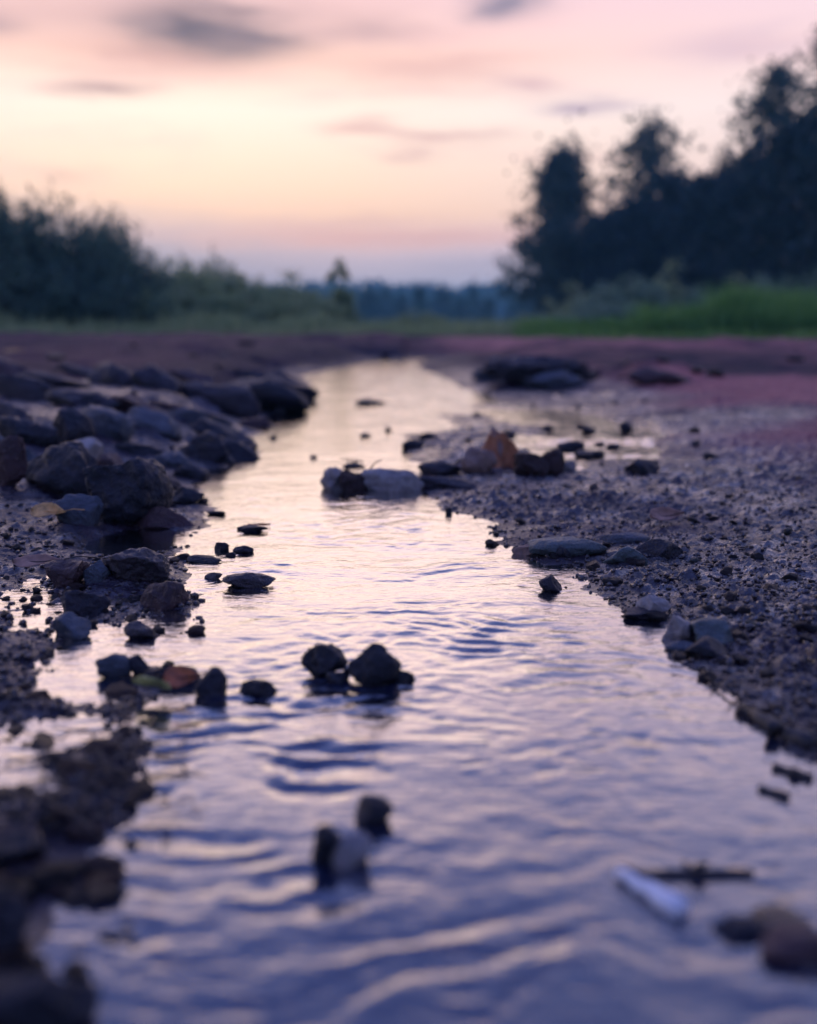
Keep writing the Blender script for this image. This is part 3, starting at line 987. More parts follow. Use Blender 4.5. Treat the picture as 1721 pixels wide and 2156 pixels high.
def sc_(pts):
    return [((a - 1065) * k * 1.2, d * 1.2, (992 - b) * k * 1.02) for a, b, d in pts]


rs = random.Random(12)
for i in range(20):
    u = i / 19
    bx = 975 + 185 * u + rs.uniform(-8, 8)                  # foot of the plate, along the chunk
    wd = rs.uniform(22, 46)
    top = 897 + 85 * abs(u - 0.46) ** 0.9 * 1.5 + rs.uniform(0, 22)
    tx = 1068 + (bx - 1068) * 0.6 + rs.uniform(-10, 10)
    dy0, dy1 = rs.uniform(-0.045, 0.0), rs.uniform(0.0, 0.03)
    mt = 'crust_and_shade' if u > 0.7 else rs.choice(['tan', 'tan', 'orange'] if u < 0.3 else ['orange', 'orange', 'orange', 'tan'])  # plates on the right get dark brown as painted shade
    shard('shard', sc_([(bx - wd / 2, 1002, dy0), (bx + wd / 2, 1004, dy0 - 0.006), (tx + wd * 0.28, top + rs.uniform(4, 24), dy1), (tx - wd * 0.2, top, dy1 + 0.006)]), rs.uniform(0.008, 0.016), mt, 100 + i)
S('rock', 'black rubble block on the puddle side of the orange chunk', 'rock', 1118, 1002, 70, 44, 'crust_and_shade', 0.7, 4, 0.25, cuts=9, rough=0.25, fine_amp=0.1)
S('rock', 'pointed black rubble piece beyond the orange chunk by the puddle', 'rock', 1160, 1000, 56, 50, 'crust_and_shade', 0.6, 4, 0.25, cuts=10, rough=0.3, fine_amp=0.1)
S('rock', 'tan crusted rubble piece leaning on the orange chunk', 'rock', 1010, 996, 70, 50, 'tan', 0.6, 4, 0.25, cuts=9, rough=0.25, fine_amp=0.1)
S('rock', 'dark rubble stone at the water side of the orange chunk', 'rock', 985, 990, 60, 26, 'rock_slab', 0.8, 4, 0.3)
S('rock', 'grey rubble stone between the hollow stone and the orange chunk', 'rock', 930, 1000, 90, 26, 'rock_slab', 0.7, 4, 0.3)
S('rock', 'pale chip lying on the mud in front of the orange chunk', 'rock', 1196, 992, 34, 20, 'rock_pale', 0.7, 3, 0.3)


# ------------------------------------------------------------------ fallen leaves and sticks
def leaf(label, px, py, size_px, mat, rz, curl=0.35, tilt=(0, 0), stalk=0.5, wid=0.55, lift=0.004):
    x, y, z, t = hit(px, py)
    L = size_px / FP * t
    o = empty('fallen_leaf', (x, y, z + lift))
    o.rotation_euler = (R(tilt[0]), R(tilt[1]), R(rz))
    tag(o, label, 'leaf')
    mb = MB()
    nu, nv = 14, 8
    vs = []
    for i in range(nu + 1):
        u = i / nu
        prof = math.sin(math.pi * min(1, u ** 0.75)) ** 0.8 * (1 - 0.25 * u)
        prof *= 1 + 0.06 * math.sin(u * 43)
        for j in range(nv + 1):
            s = j / nv * 2 - 1
            yy = s * prof * wid * L / 2
            zz = curl * L * (0.25 * s * s * prof + 0.55 * (u - 0.45) ** 2) + 0.03 * L * math.sin(7 * u + 3 * s) + 0.012 * L * math.sin(30 * u) * abs(s)
            vs.append(((u - 0.5) * L, yy, zz))
    fs = [(i * (nv + 1) + j, (i + 1) * (nv + 1) + j, (i + 1) * (nv + 1) + j + 1, i * (nv + 1) + j + 1) for i in range(nu) for j in range(nv)]
    mb.add(vs, fs)
    b = mb.build('blade', M[mat], o)
    s = b.modifiers.new('thick', 'SOLIDIFY')
    s.thickness = 0.0006
    mb = MB()
    e0 = (L * 0.5, 0, curl * L * 0.55 * 0.3)
    mb.tube([(-L * 0.3, 0, 0.02 * L), (L * 0.1, 0, 0.01 * L), e0, (L * (0.5 + stalk * .5), 0.03 * L, e0[2] + 0.06 * L), (L * (0.5 + stalk), 0.12 * L, e0[2] - 0.05 * L)],
            [0.0005, 0.0006, 0.0007, 0.0007, 0.0009], 5)
    mb.build('stalk', M['stick'] if mat != 'leaf_yellow' else M['leaf_yellow'], o)
    return o


leaf('curled orange yellow leaf lying before the bluish flat stone', 104, 1100, 84, 'leaf_yellow', -18, 0.35, (38, 0), 0.5, lift=0.016)
leaf('tan leaf lying on the wet mud beside the angular reddish rock', 80, 1206, 100, 'leaf_tan', 8, 0.25, (22, 0), 0.7, 0.5, 0.013)
leaf('yellow-green leaf floating at the stream edge', 318, 1476, 92, 'leaf_green', 160, 0.3, (40, 0), 0.2, 0.8, 0.014)
leaf('orange brown leaf touching the round black stone', 384, 1462, 74, 'leaf_orange', 10, 0.5, (40, 0), 0.2, 0.8, 0.014)
leaf('pale curled leaf with a long stalk on the right mud flat', 1402, 1106, 86, 'leaf_tan', 24, 0.5, (30, 0), 0.5, 0.55, 0.014)
leaf('small yellow leaf on the high far left mud', 30, 748, 40, 'leaf_yellow', 20, 0.3, (20, 0), 0.2, 0.6, 0.02)
leaf('small brownish leaf drifting in the water before the knobbly boulder', 545, 1108, 46, 'leaf_orange', 0, 0.1, (4, 0), 0.0, 0.4, 0.002)
leaf('small red brown leaf among the stones under the wide pale-topped rock', 126, 1332, 40, 'leaf_red', 60, 0.4, (25, 0), 0.1, 0.8, 0.008)


def stick(name, label, p0, p1, r0, r1, mat, forks=0, dz=0.0):
    a, b = hit(*p0), hit(*p1)
    A, B = Vector((a[0], a[1], a[2] + dz)), Vector((b[0], b[1], b[2] + dz))
    o = empty(name, A)
    n = 7
    pts, rad = [], []
    rr = random.Random(int(p0[0]))
    for i in range(n):
        u = i / (n - 1)
        p = A.lerp(B, u) - A
        L = (B - A).length
        p += Vector((rr.uniform(-1, 1), rr.uniform(-1, 1), rr.uniform(-.3, .5))) * 0.025 * L
        pts.append(p)
        rad.append((r0 + (r1 - r0) * u) * rr.uniform(0.85, 1.15))
    mb = MB(); mb.tube(pts, rad, 8)
    mb.build('stem', M[mat], o)
    for f in range(forks):
        i = rr.randint(2, n - 2)
        d = Vector((rr.uniform(-1, 1), rr.uniform(-1, 1), rr.uniform(0.0, .5))) * (B - A).length * 0.22
        mb = MB(); mb.tube([pts[i], pts[i] + d * .5 + Vector((0, 0, .002)), pts[i] + d], [r1 * 1.0, r1 * .8, r1 * .4], 6)
        mb.build('side_twig', M[mat], o)
    tag(o, label, 'stick')
    return o


stick('driftwood', 'thick dark stick lying along the right waterline', (1580, 1512), (1712, 1578), 0.006, 0.008, 'stick', 2, 0.002)
stick('driftwood', 'short dark stick floating just off the right waterline', (1630, 1618), (1706, 1642), 0.0034, 0.0042, 'stick', 1, 0.0)
stick('driftwood', 'shorter dark stick floating farthest from the right waterline', (1598, 1662), (1660, 1681), 0.0028, 0.0036, 'stick', 0, 0.0)
stick('driftwood', 'thin crooked twig snagged in the ripples near the right shore', (1480, 1432), (1560, 1478), 0.0014, 0.001, 'stick', 3, 0.003)
stick('driftwood', 'short bleached white stick lying in the near water', (1305, 1848), (1440, 1932), 0.0036, 0.0058, 'stick_pale', 0, 0.003)
stick('driftwood', 'long dark branch half sunk behind the bleached white stick', (1320, 1845), (1590, 1842), 0.004, 0.003, 'stick', 2, 0.0)
stick('driftwood', 'straw bent over the tan chip of stone at the right shore', (1130, 1150), (1152, 1176), 0.0006, 0.0006, 'leaf_yellow', 0, 0.004)
# tangle of drowned roots on the near left
x, y, z, t = hit(185, 1640)
rt = empty('root_tangle', (x, y, z))
tag(rt, 'dark tangle of drowned roots and weed at the near left shore', 'roots')
rr = random.Random(5)
for j in range(70):
    mb = MB()
    p = Vector((rr.gauss(0, 0.028), rr.gauss(0, 0.05), rr.uniform(0.0, 0.008)))
    a = rr.uniform(0, 6.28)
    pts = []
    for i in range(7):
        pts.append(p.copy())
        a += rr.gauss(0, 0.6)
        p = p + Vector((math.cos(a), math.sin(a), rr.gauss(0, 0.35))) * 0.007
        p.z = min(max(p.z, 0.0), 0.014)
    mb.tube(pts, [0.0011 * (1 - 0.1 * i) for i in range(7)], 5)
    mb.build('root', M['weed'], rt)

# ------------------------------------------------------------------ loose pebbles and crumbs
PEB = [rock_mesh('pebble', 900 + i, 3, (1, 0.8 + 0.05 * i, 0.55 + 0.06 * (i % 4)), M[['clod', 'rock_dark', 'rock_slab', 'clod', 'rock_red', 'rock_slab', 'rock_pale', 'rock_teal'][i]], 8, 0.2, 0.07) for i in range(8)]


def scatter(n, region, lo, hi, label, group, kinds, seed):
    r = random.Random(seed)
    done = 0
    while done < n:
        px, py = r.uniform(region[0], region[2]), r.uniform(region[1], region[3])
        x, y = on_plane(px, py, 0.01)
        z, sd, _ = base_height(np.array([x]), np.array([y]))
        if z[0] < -0.004 or z[0] > 0.2:
            continue
        s = lo + (hi - lo) * r.random() ** 2.2
        me = PEB[r.choice(kinds)]
        o = bpy.data.objects.new('pebble', me)
        col.objects.link(o)
        o.scale = (s * r.uniform(.8, 1.3), s, s * r.uniform(.7, 1.1))
        o.rotation_euler = (r.uniform(-.3, .3), r.uniform(-.3, .3), r.uniform(0, 6.28))
        o.location = (x, y, max(z[0], -0.002) + s * 0.16)
        tag(o, label, 'pebble', group)
        done += 1


scatter(130, (900, 1000, 1721, 1520), 0.007, 0.024, 'small dark pebble scattered on the crumbly right mud flat', 'pebbles on the right mud flat', [0, 1, 2, 3, 3, 5], 1)
scatter(14, (1050, 1010, 1721, 1420), 0.008, 0.016, 'small pale pebble on the crumbly right mud flat', 'pale pebbles on the right mud flat', [6, 7], 2)
scatter(80, (0, 1120, 420, 1560), 0.007, 0.022, 'small wet pebble scattered on the near left mud', 'pebbles on the near left mud', [0, 1, 1, 2, 3, 4], 3)
scatter(40, (250, 880, 560, 1060), 0.010, 0.035, 'small stone lodged between the slabs of the left bank', 'stones between the left slabs', [1, 2, 2, 5], 4)
scatter(30, (900, 830, 1500, 990), 0.012, 0.034, 'small stone on the mud about the right puddle', 'stones on the mud about the right puddle', [1, 2, 3, 5], 5)
r_ = random.Random(8)
done = 0
while done < 90:
    px, py = r_.uniform(-20, 300), r_.uniform(1440, 2080)
    x, y = on_plane(px, py, 0.0)
    z, sd, _ = base_height(np.array([x]), np.array([y]))
    if z[0] < -0.012 or sd[0] > 0.05:
        continue
    s_ = 0.007 + 0.020 * r_.random() ** 2
    o = bpy.data.objects.new('pebble', PEB[r_.choice([0, 1, 1, 3, 4])])
    col.objects.link(o)
    o.scale = (s_ * 1.2, s_, s_ * 0.8)
    o.rotation_euler = (r_.uniform(-.3, .3), r_.uniform(-.3, .3), r_.uniform(0, 6.28))
    o.location = (x, y, max(z[0], -0.004) + s_ * 0.12)
    tag(o, 'small dark stone awash in the flooded mud about the drowned roots', 'pebble', 'stones awash about the drowned roots')
    done += 1
r_ = random.Random(18)
for i in range(60):
    px, py = r_.uniform(0, 1721), r_.uniform(716, 800)
    x, y, z, t = hit(px, py)
    if z < 0.02 or t > 13.5:
        continue
    s_ = 0.03 + 0.09 * r_.random() ** 2.5
    o = bpy.data.objects.new('field_stone', PEB[r_.choice([0, 1, 2, 4, 5])])
    col.objects.link(o)
    o.scale = (s_ * 1.4, s_, s_ * 0.6)
    o.rotation_euler = (r_.uniform(-.2, .2), r_.uniform(-.2, .2), r_.uniform(0, 6.28))
    o.location = (x, y, z + s_ * 0.1)
    tag(o, 'dark stone strewn over the rising far mud before the vegetation', 'stone', 'stones strewn over the far mud')
# finer crumbs nobody could count
ico = bmesh.new()
bmesh.ops.create_icosphere(ico, subdivisions=1, radius=0.5)
iv = np.array([p.co[:] for p in ico.verts])
ifc = [tuple(q.index for q in f.verts) for f in ico.faces]
ico.free()
r = np.random.default_rng(55)
pxs = np.concatenate([r.uniform(880, 1760, 9000), r.uniform(-30, 430, 3500), r.uniform(1760, 2500, 3000), r.uniform(-600, -30, 2000)])
pys = np.concatenate([r.uniform(985, 1600, 9000), r.uniform(1060, 1700, 3500), r.uniform(985, 1900, 3000), r.uniform(1060, 1900, 2000)])
dx = (pxs - CX) / FP
dy = math.cos(PITCH) + math.sin(PITCH) * (CY - pys) / FP
dzv = -math.sin(PITCH) + math.cos(PITCH) * (CY - pys) / FP
tt = (0.012 - CAM_H) / dzv
cx, cy = dx * tt, dy * tt
cz, _, _ = full_height(cx, cy)
ok = cz > -0.001
cx, cy, cz = cx[ok], cy[ok], cz[ok]
n = len(cx)
s = 0.0022 + 0.0065 * r.random(n) ** 2.5
ang = r.uniform(0, 6.28, n)
V = np.repeat(iv[None], n, 0) * (1 + 0.35 * r.uniform(-1, 1, (n, len(iv), 1)))
V = V * (s[:, None, None] * np.stack([r.uniform(.8, 1.5, n), r.uniform(.7, 1.2, n), r.uniform(.5, 1.0, n)], -1)[:, None, :])
ca, sa = np.cos(ang)[:, None], np.sin(ang)[:, None]
Vx, Vy = V[..., 0] * ca - V[..., 1] * sa, V[..., 0] * sa + V[..., 1] * ca
V = np.stack([Vx + cx[:, None], Vy + cy[:, None], V[..., 2] + (cz + s * 0.12)[:, None]], -1).reshape(-1, 3)
F = (np.array(ifc)[None] + (np.arange(n) * len(iv))[:, None, None]).reshape(-1, 3)
me = bpy.data.meshes.new('gravel')
me.vertices.add(len(V)); me.vertices.foreach_set('co', V.reshape(-1).astype(np.float32))
me.loops.add(F.size); me.loops.foreach_set('vertex_index', F.reshape(-1).astype(np.int32))
me.polygons.add(len(F)); me.polygons.foreach_set('loop_start', np.arange(0, F.size, 3, dtype=np.int32))
me.update(calc_edges=True)
me.materials.append(M['grit'])
o = bpy.data.objects.new('gravel', me); col.objects.link(o)
tag(o, 'fine dark crumbs of mud and grit strewn over both shores', 'gravel', kind='stuff')


# ------------------------------------------------------------------ plants
def quads_mesh(name, P, A, B, mat, parent=None):
    """one leaf (kite of 4 corners) per point: P centre, A half length, B half width"""
    n = len(P)
    V = np.stack([P - A, P + B * 1.0 - A * 0.1, P + A, P - B * 1.0 - A * 0.1], 1).reshape(-1, 3)
    me = bpy.data.meshes.new(name)
    me.vertices.add(n * 4); me.vertices.foreach_set('co', V.reshape(-1).astype(np.float32))
    me.loops.add(n * 4); me.loops.foreach_set('vertex_index', np.arange(n * 4, dtype=np.int32))
    me.polygons.add(n); me.polygons.foreach_set('loop_start', np.arange(0, n * 4, 4, dtype=np.int32))
    me.update(calc_edges=True)
    me.materials.append(mat)
    o = bpy.data.objects.new(name, me); col.objects.link(o)
    if parent:
        o.parent = parent
    return o


def leaf_cloud(r, C, spread, per, size, elong=1.6, droop=0.0):
    n = len(C) * per
    P = np.repeat(C, per, 0) + r.normal(size=(n, 3)) * (np.repeat(spread, per) * np.exp(0.6 * np.clip(r.normal(size=n), -2, 1.3)))[:, None] * np.array([1, 1, 0.8])
    A = r.normal(size=(n, 3)); A[:, 2] -= droop
    A /= np.linalg.norm(A, axis=1, keepdims=True)
    B = np.cross(A, r.normal(size=(n, 3))); B /= np.linalg.norm(B, axis=1, keepdims=True)
    s = size * r.uniform(0.6, 1.3, n)[:, None]
    return P, A * s * elong / 2, B * s / 2


def tree(label, px, d, top_py, wpx, mat, seed, profile, group=None, base_z=None, nclump=230, per=38, size=0.13, clear=0.12):
    r = np.random.default_rng(seed)
    x = (px - CX) / FP * d
    z0 = ground_z(x, d) if base_z is None else base_z
    Ht = (690 - top_py) / FP * d + CAM_H - z0
    Wd = wpx / FP * d
    o = empty('birch_tree', (x, d, z0))
    tag(o, label, 'tree', group)
    mb = MB()
    n = 9
    lean = r.normal(0, 0.03, 2)
    tp = [Vector((lean[0] * Ht * (i / n) ** 1.5 + 0.02 * r.normal(), lean[1] * Ht * i / n, -0.05 + Ht * 0.95 * i / n)) for i in range(n + 1)]
    mb.tube(tp, [0.016 * Ht * (1 - 0.92 * i / n) + 0.006 for i in range(n + 1)], 8)
    mb.build('trunk', M['bark'], o)
    mb = MB()
    C, SP = [], []
    nl = 60
    for j in range(nl):
        u = clear + (0.97 - clear) * (j + r.random()) / nl
        a = r.uniform(0, 6.28)
        w = profile(u) * Wd / 2 * r.uniform(0.72, 1.06)
        i = min(int(u * n), n - 1)
        p0 = tp[i].lerp(tp[i + 1], u * n - i)
        up = Ht * r.uniform(0.04, 0.14)
        p1 = p0 + Vector((math.cos(a) * w * 0.55, math.sin(a) * w * 0.55, up * 0.8))
        p2 = p0 + Vector((math.cos(a) * w, math.sin(a) * w, up * (0.9 + 0.3 * r.normal())))
        mb.tube([p0, p1, p2], [0.005 * Ht * (1.05 - u) + 0.003, 0.003 * Ht * (1.05 - u) + 0.002, 0.002], 5, False)
        m = max(5, int(nclump * 1.7 / nl))
        for q in range(m):
            f = r.uniform(0.15, 1.08)
            c = (p0.lerp(p1, f / 0.55) if f < 0.55 else p1.lerp(p2, (f - 0.55) / 0.45))
            C.append((c.x + r.normal(0, 0.07 * Wd), c.y + r.normal(0, 0.07 * Wd), c.z + r.normal(0, 0.03 * Ht)))
            SP.append(Wd * r.uniform(0.025, 0.070))
    for q in range(int(nclump * 0.12)):
        uu = r.uniform(0.72, 1.0)
        ww = Wd * 0.5 * profile(uu) * 0.7
        C.append((tp[-1].x + r.normal(0, ww * 0.6), tp[-1].y + r.normal(0, ww * 0.6), Ht * uu))
        SP.append(Wd * 0.035)
    mb.build('limbs', M['bark'], o)
    P, A, B = leaf_cloud(r, np.array(C), np.array(SP), per, size, 1.5, 0.5)
    P[:, 2] = np.maximum(P[:, 2], 0.05)
    quads_mesh('crown', P, A, B, M[mat], o)
    return o


birch = lambda u: (0.55 + 0.45 * math.sin(math.pi * min(1, u * 1.25) ** 0.8)) * (1 - max(0, u - 0.55) * 1.5)
bushy = lambda u: 0.75 + 0.45 * math.sin(math.pi * u) - 0.55 * max(0, u - 0.7)
topt = lambda u: (0.5 + 0.55 * sst(0.3, 0.6, u)) * (1 - 0.62 * max(0, u - 0.72) / 0.28)
tree('tall narrow birch at the stream end of the right wood', 1170, 46, 340, 215, 'birch', 1, birch, clear=0.02, nclump=460, per=17, size=0.14)
tree('birch with a round airy top rising behind the right wood', 1352, 52, 284, 165, 'birch', 2, topt, clear=0.3, nclump=330, per=11, size=0.14)
tree('tall birch with a split airy top in the right wood', 1558, 40, 182, 170, 'birch', 3, topt, clear=0.2, nclump=340, per=11, size=0.12)
tree('tallest birch of the right wood, cut by the frame', 1730, 34, 105, 190, 'birch', 4, topt, clear=0.2, nclump=340, per=11, size=0.115)
WG = 'lower storey of the right wood'
for i, (px, d, top, w, lab) in enumerate([
        (1262, 48, 470, 170, 'dense low dark tree pressed against the tall narrow birch'),
        (1340, 44, 452, 200, 'dense dark tree under the birch with the round airy top'),
        (1425, 44, 398, 190, 'dense dark tree between the round-topped birch and the split-topped birch'),
        (1500, 40, 385, 210, 'dense dark tree just before the split-topped birch'),
        (1590, 37, 345, 200, 'dense dark tree between the split-topped birch and the tallest birch'),
        (1680, 33, 290, 190, 'broad dark tree in front of the tallest birch'),
        (1790, 30, 235, 250, 'broad dark tree beyond the tallest birch at the end of the wood'),
        (1930, 30, 200, 300, 'broad dark tree beyond the tallest birch at the end of the wood')]):
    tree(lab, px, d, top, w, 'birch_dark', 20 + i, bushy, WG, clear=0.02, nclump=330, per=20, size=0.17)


def shrub_proto(seed, mat, nst=34, leaf_n=46, size=0.045, spread=0.5, wisp=0.25):
    """unit shrub: 1 m high, about 1 m wide; upright whippy stems set with narrow leaves"""
    r = np.random.default_rng(seed)
    o = empty('shrub')
    mb = MB()
    Ps, As, Bs = [], [], []
    for j in range(nst):
        a, q = r.uniform(0, 6.28), r.random() ** 0.5 * spread
        hgt = (1.0 - 0.55 * (q / spread) ** 2) * r.uniform(0.62, 1.0) * (1.0 + (wisp * 0.6 if r.random() < 0.12 else 0))
        b = Vector((math.cos(a) * q * 0.45, math.sin(a) * q * 0.45, -0.02))
        e = Vector((math.cos(a) * q * 1.05 + r.normal(0, .05), math.sin(a) * q * 1.05 + r.normal(0, .05), hgt))
        m = b.lerp(e, 0.5) + Vector((r.normal(0, .03), r.normal(0, .03), 0.05))
        mb.tube([b, m, e], [0.008, 0.005, 0.0015], 4, False)
        k = int(leaf_n * r.uniform(0.7, 1.3))
        u = r.random(k) ** 0.8
        bb, mm, ee = (np.array(t_) for t_ in (b, m, e))
        pts = ((1 - u) ** 2)[:, None] * bb + (2 * u * (1 - u))[:, None] * mm + (u ** 2)[:, None] * ee
        pts = pts + r.normal(size=(k, 3)) * (0.085 * (1.2 - 0.75 * u))[:, None]
        A = r.normal(size=(k, 3)) + np.array([0, 0, 0.3]); A /= np.linalg.norm(A, axis=1, keepdims=True)
        B = np.cross(A, r.normal(size=(k, 3))); B /= np.linalg.norm(B, axis=1, keepdims=True)
        s = size * r.uniform(.6, 1.3, k)[:, None]
        Ps.append(pts); As.append(A * s); Bs.append(B * s * 0.33)
    mb.build('stems', M['bark'], o)
    P = np.concatenate(Ps); P[:, 2] = np.maximum(P[:, 2], 0.01)
    quads_mesh('foliage', P, np.concatenate(As), np.concatenate(Bs), M[mat], o)
    return o


PROTO = {}
USED = set()


def put_shrub(key, name, label, group, cat, px, d, h, w, rz):
    src = PROTO[key]
    o = src if key not in USED else copy_tree(src)
    USED.add(key)
    o.name = name
    x = (px - CX) / FP * d
    o.location = (x, d, ground_z(x, d))
    o.scale = (w * 1.12, w * 1.12, h * 1.16)
    o.rotation_euler = (0, 0, rz)
    tag(o, label, cat, group)
    return o


PROTO['a'] = shrub_proto(201, 'shrub', 60, 75, 0.034)
PROTO['b'] = shrub_proto(202, 'shrub', 46, 60, 0.036, 0.55, 0.4)
PROTO['c'] = shrub_proto(203, 'shrub_olive', 60, 60, 0.045)
PROTO['d'] = shrub_proto(204, 'shrub_olive', 40, 50, 0.050, 0.5, 0.5)
PROTO['e'] = shrub_proto(205, 'herb', 50, 50, 0.05, 0.55, 0.3)
PROTO['w'] = shrub_proto(206, 'shrub', 18, 60, 0.030, 0.30, 0.5)
r = random.Random(31)


def hgt(py, d):
    return (690 - py) / FP * d + 0.17


LS, LSG = 'tall dark willow shrub in the thicket behind the left mud', 'willow shrubs of the left thicket'
for px, d, top, w in [(-130, 17, 400, 1.5), (-60, 16.5, 430, 1.5), (20, 17, 455, 1.4), (75, 16.4, 478, 1.3), (130, 17.3, 466, 1.3), (190, 16.8, 486, 1.2), (245, 17.5, 500, 1.2), (295, 17, 540, 1.0), (40, 15.8, 560, 1.3), (160, 15.9, 580, 1.3), (250, 16, 600, 1.2)]:
    put_shrub(r.choice('aab'), 'willow_shrub', LS, LSG, 'shrub', px, d, hgt(top, d) * 1.12, w * 1.15, r.uniform(0, 6.28))
put_shrub('w', 'willow_shrub', 'slender wispy willow standing in front of the left thicket', None, 'shrub', 240, 16.2, hgt(472, 16.2), 1.2, 0.4)
put_shrub('w', 'willow_shrub', 'tall wispy willow at the far left, its sprays against the sky', None, 'shrub', -22, 16, hgt(285, 16), 1.15, 2.0)
LO, LOG = 'low olive green bush in the strip behind the left mud', 'olive bushes behind the left mud'
for px, d, top, w in [(335, 18, 590, 1.2), (385, 19, 580, 1.1), (420, 18, 588, 1.0), (470, 19, 585, 1.1), (520, 19, 612, 1.2), (570, 20, 625, 1.3), (620, 20, 632, 1.3), (660, 19, 645, 1.0), (345, 16.5, 630, 1.2), (430, 16.8, 628, 1.2), (500, 17, 640, 1.2), (590, 17, 655, 1.2)]:
    put_shrub(r.choice('ccd'), 'olive_bush', LO, LOG, 'bush', px, d, hgt(top - 22, d), w * 1.1, r.uniform(0, 6.28))
put_shrub('w', 'sapling', 'dark rounded sapling top standing out of the olive bushes', None, 'sapling', 458, 19.5, hgt(540, 19.5), 1.0, 1.0)
put_shrub('w', 'sapling', 'slim sapling beside the rounded one in the olive bushes', None, 'sapling', 408, 19.5, hgt(552, 19.5), 0.9, 3.0)
CB, CBG = 'low dull green bush on the skyline behind the stream bend', 'bushes behind the stream bend'
for px, d, top, w in [(690, 21, 668, 0.9), (765, 24, 668, 1.0), (830, 24, 664, 1.2), (885, 23, 655, 1.2), (935, 24, 672, 1.2), (985, 24, 684, 1.2), (1025, 25, 680, 1.2), (1065, 26, 672, 1.2), (800, 21, 685, 0.9), (950, 20, 694, 1.0)]:
    put_shrub(r.choice('cee'), 'low_bush', CB, CBG, 'bush', px, d, max(0.12, hgt(top, d)), w, r.uniform(0, 6.28))
# lone sapling: conical lower part and a thin leader with a few tufts
d = 21.5
x = (722 - CX) / FP * d
lt = empty('young_tree', (x, d, ground_z(x, d)))
tag(lt, 'lone thin young tree with tufted tip on the far skyline', 'tree')
rr_ = np.random.default_rng(77)
Ht = hgt(556, d)
mb = MB(); mb.tube([(0, 0, -0.03), (-0.03, 0, Ht * .5), (-0.08, 0, Ht)], [0.02, 0.013, 0.004], 6); mb.build('trunk', M['bark'], lt)
C, SP = [], []
for j in range(130):
    u = rr_.random() * 0.60
    w = 0.36 * (1 - u / 0.75) * rr_.uniform(0.2, 1)
    a = rr_.uniform(0, 6.28)
    C.append((math.cos(a) * w, math.sin(a) * w, u * Ht)); SP.append(0.05)
mb = MB()
for tx, tz in ((-0.07, 0.98), (-0.16, 0.84), (0.05, 0.86), (-0.02, 0.9), (0.09, 0.80), (-0.2, 0.78)):
    C += [(tx + rr_.normal(0, .02), rr_.normal(0, .03), tz * Ht) for _ in range(2)]; SP += [0.026] * 2
    mb.tube([(-0.05, 0, Ht * (tz - 0.12)), (tx, 0, tz * Ht)], [0.005, 0.003], 4)
mb.build('limbs', M['bark'], lt)
P, A, B = leaf_cloud(rr_, np.array(C), np.array(SP), 34, 0.06)
quads_mesh('crown', P, A, B, M['shrub_olive'], lt)
# herbs and bushes at the foot of the right wood
RH, RHG = 'tall pale green herb clump at the foot of the right wood', 'herb clumps before the right wood'
for px, d, top, w in [(1120, 26, 672, 1.2), (1170, 25, 662, 1.3), (1225, 24, 640, 1.3), (1280, 23, 618, 1.3), (1335, 23, 600, 1.2), (1385, 24, 606, 1.2), (1440, 24, 622, 1.2), (1500, 25, 628, 1.2), (1560, 24, 628, 1.2), (1600, 25, 600, 1.2), (1150, 20, 690, 1.0), (1200, 20, 684, 1.0), (1260, 19, 668, 1.1), (1310, 19, 655, 1.1)]:
    put_shrub(r.choice('eed'), 'herb_clump', RH, RHG, 'plant', px, d, hgt(top - 18, d), w * 1.1, r.uniform(0, 6.28))
RB, RBG = 'leafy green bush at the right end of the grass strip', 'green bushes right of the grass strip'
for px, d, top, w in [(1660, 20, 590, 1.2), (1700, 18.5, 612, 1.0), (1740, 19, 560, 1.2), (1800, 18, 590, 1.2)]:
    put_shrub(r.choice('ac'), 'green_bush', RB, RBG, 'bush', px, d, hgt(top, d), w, r.uniform(0, 6.28))


def grass_patch(name, label, boxes, seed, mat='grass'):
    r = np.random.default_rng(seed)
    Ps, As, Bs = [], [], []
    for n, px0, px1, d0, d1, h in boxes:
        d = r.uniform(d0, d1, n)
        x = (r.uniform(px0, px1, n) - CX) / FP * d
        z, _, _ = base_height(x, d)
        hh = h * r.uniform(0.5, 1.25, n) * (0.6 + 0.6 * sst(-0.5, 0.5, fbm(x / 0.5, d / 0.5, 2, seed)))
        A = np.stack([r.normal(0, 0.28, n), r.normal(0, 0.28, n), np.ones(n)], -1) * (hh / 2)[:, None]
        B = np.stack([r.normal(size=n), r.normal(size=n), np.zeros(n)], -1)
        B = B / np.linalg.norm(B, axis=1, keepdims=True) * 0.011
        Ps.append(np.stack([x, d, z], -1) + A * 0.95); As.append(A); Bs.append(B)
    o = quads_mesh(name, np.concatenate(Ps), np.concatenate(As), np.concatenate(Bs), M[mat])
    tag(o, label, 'grass', kind='stuff')
    return o


grass_patch('meadow_grass', 'bright green grass strip between the red mud and the right wood', [(26000, 1330, 2300, 15.0, 20, 0.42), (9000, 1500, 1720, 15.5, 19, 0.6), (9000, 1080, 1400, 15.5, 22, 0.25), (1800, 1080, 2300, 13.2, 15.2, 0.13)], 71)
grass_patch('rough_grass', 'rough dull grass along the foot of the left thicket', [(12000, -900, 700, 14.2, 17, 0.26), (9000, 600, 1150, 15.5, 26, 0.24), (1500, -900, 760, 12.6, 14.4, 0.12)], 72, 'shrub_olive')

# ------------------------------------------------------------------ far hills and their forest
hx = np.linspace(-900, 900, 120)
hy = np.linspace(180, 900, 50)
HX, HY = np.meshgrid(hx, hy)


def hill_z(x, y):
    return -0.6 + 6.8 * sst(230, 420, y) + 3.0 * fbm(x / 160, y / 200, 3, 400) * sst(220, 420, y) + 0.010 * (np.abs(x) * 0.3)


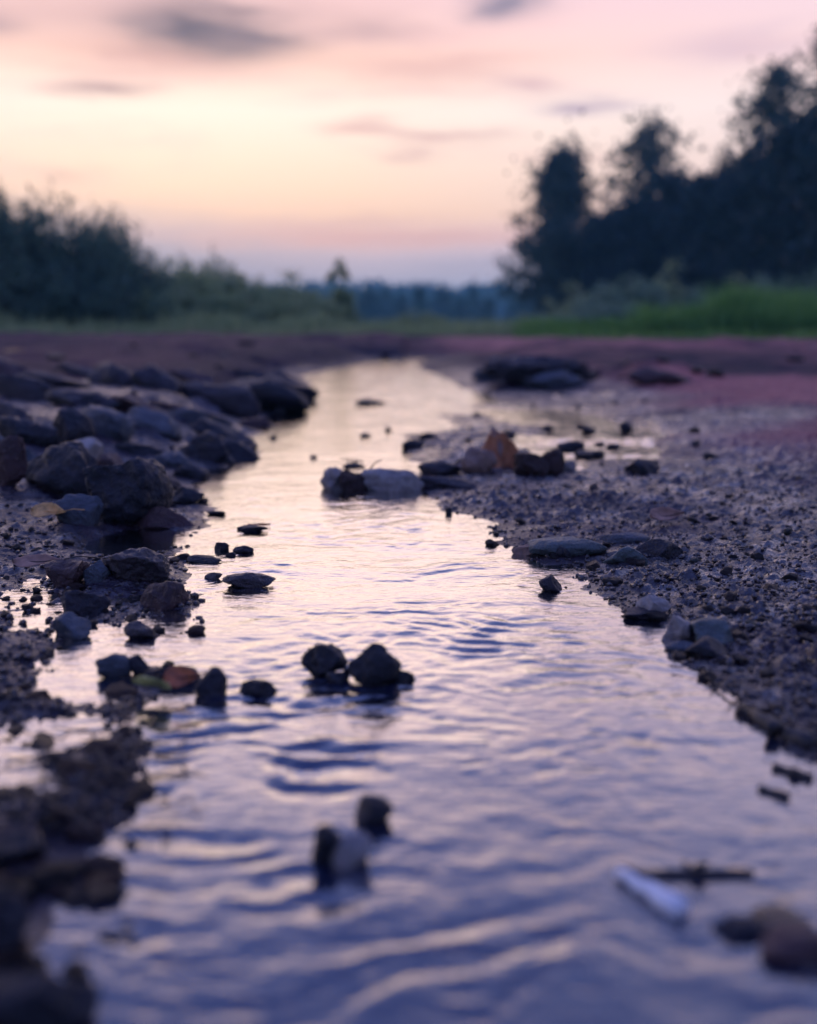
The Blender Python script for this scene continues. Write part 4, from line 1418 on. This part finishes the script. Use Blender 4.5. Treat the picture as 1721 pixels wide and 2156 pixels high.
hill = grid_mesh('hill', HX, HY, hill_z(HX.reshape(-1), HY.reshape(-1)).reshape(HX.shape), M['hill'])
tag(hill, kind='structure')


def forest(name, label, n, x0, x1, y0, y1, h0, h1, zf, seed):
    r = np.random.default_rng(seed)
    Ps, As, Bs = [], [], []
    x, y = r.uniform(x0, x1, n), r.uniform(y0, y1, n)
    z = zf(x, y)
    h = r.uniform(h0, h1, n)
    per = 34
    u = r.random((n, per)) ** 0.8
    a = r.uniform(0, 6.28, (n, per))
    w = (0.34 * h)[:, None] * (1.05 - u) ** 0.7 * np.sqrt(r.random((n, per)))
    P = np.stack([x[:, None] + np.cos(a) * w, y[:, None] + np.sin(a) * w, z[:, None] + h[:, None] * u], -1).reshape(-1, 3)
    A = r.normal(size=P.shape); A /= np.linalg.norm(A, axis=1, keepdims=True)
    B = np.cross(A, r.normal(size=P.shape)); B /= np.linalg.norm(B, axis=1, keepdims=True)
    s = np.repeat(h, per)[:, None] * 0.16 * r.uniform(.6, 1.3, (n * per, 1))
    o = quads_mesh(name, P, A * s, B * s, M['far'])
    tag(o, label, 'forest', kind='stuff')


forest('hill_forest', 'hazy blue-green forest covering the far hills', 2600, -330, 330, 240, 470, 5, 8, hill_z, 5)
forest('valley_wood', 'darker wood in the valley before the far hills', 420, -130, 60, 120, 190, 3.0, 5.6, lambda x, y: -0.3 + 0 * x, 6)

# ------------------------------------------------------------------ evening haze
bm = bmesh.new()
bmesh.ops.create_cube(bm, size=1.0)
me = bpy.data.meshes.new('haze')
bm.to_mesh(me); bm.free()
hz = bpy.data.objects.new('haze', me); col.objects.link(hz)
hz.scale = (2400, 1900, 31)
hz.location = (0, 0, 31 / 2 - 4)
m = bpy.data.materials.new('evening_haze')
m.use_nodes = True
n = NT(m.node_tree); n.n.clear()
oo = n.node('ShaderNodeOutputMaterial')
pv = n.node('ShaderNodeVolumePrincipled')
pv.inputs['Color'].default_value = (0.36, 0.88, 0.98, 1)
pv.inputs['Density'].default_value = 0.0018
n.l.new(pv.outputs[0], oo.inputs['Volume'])
me.materials.append(m)
tag(hz, 'thin bluish evening haze over the whole valley', 'haze', kind='stuff')
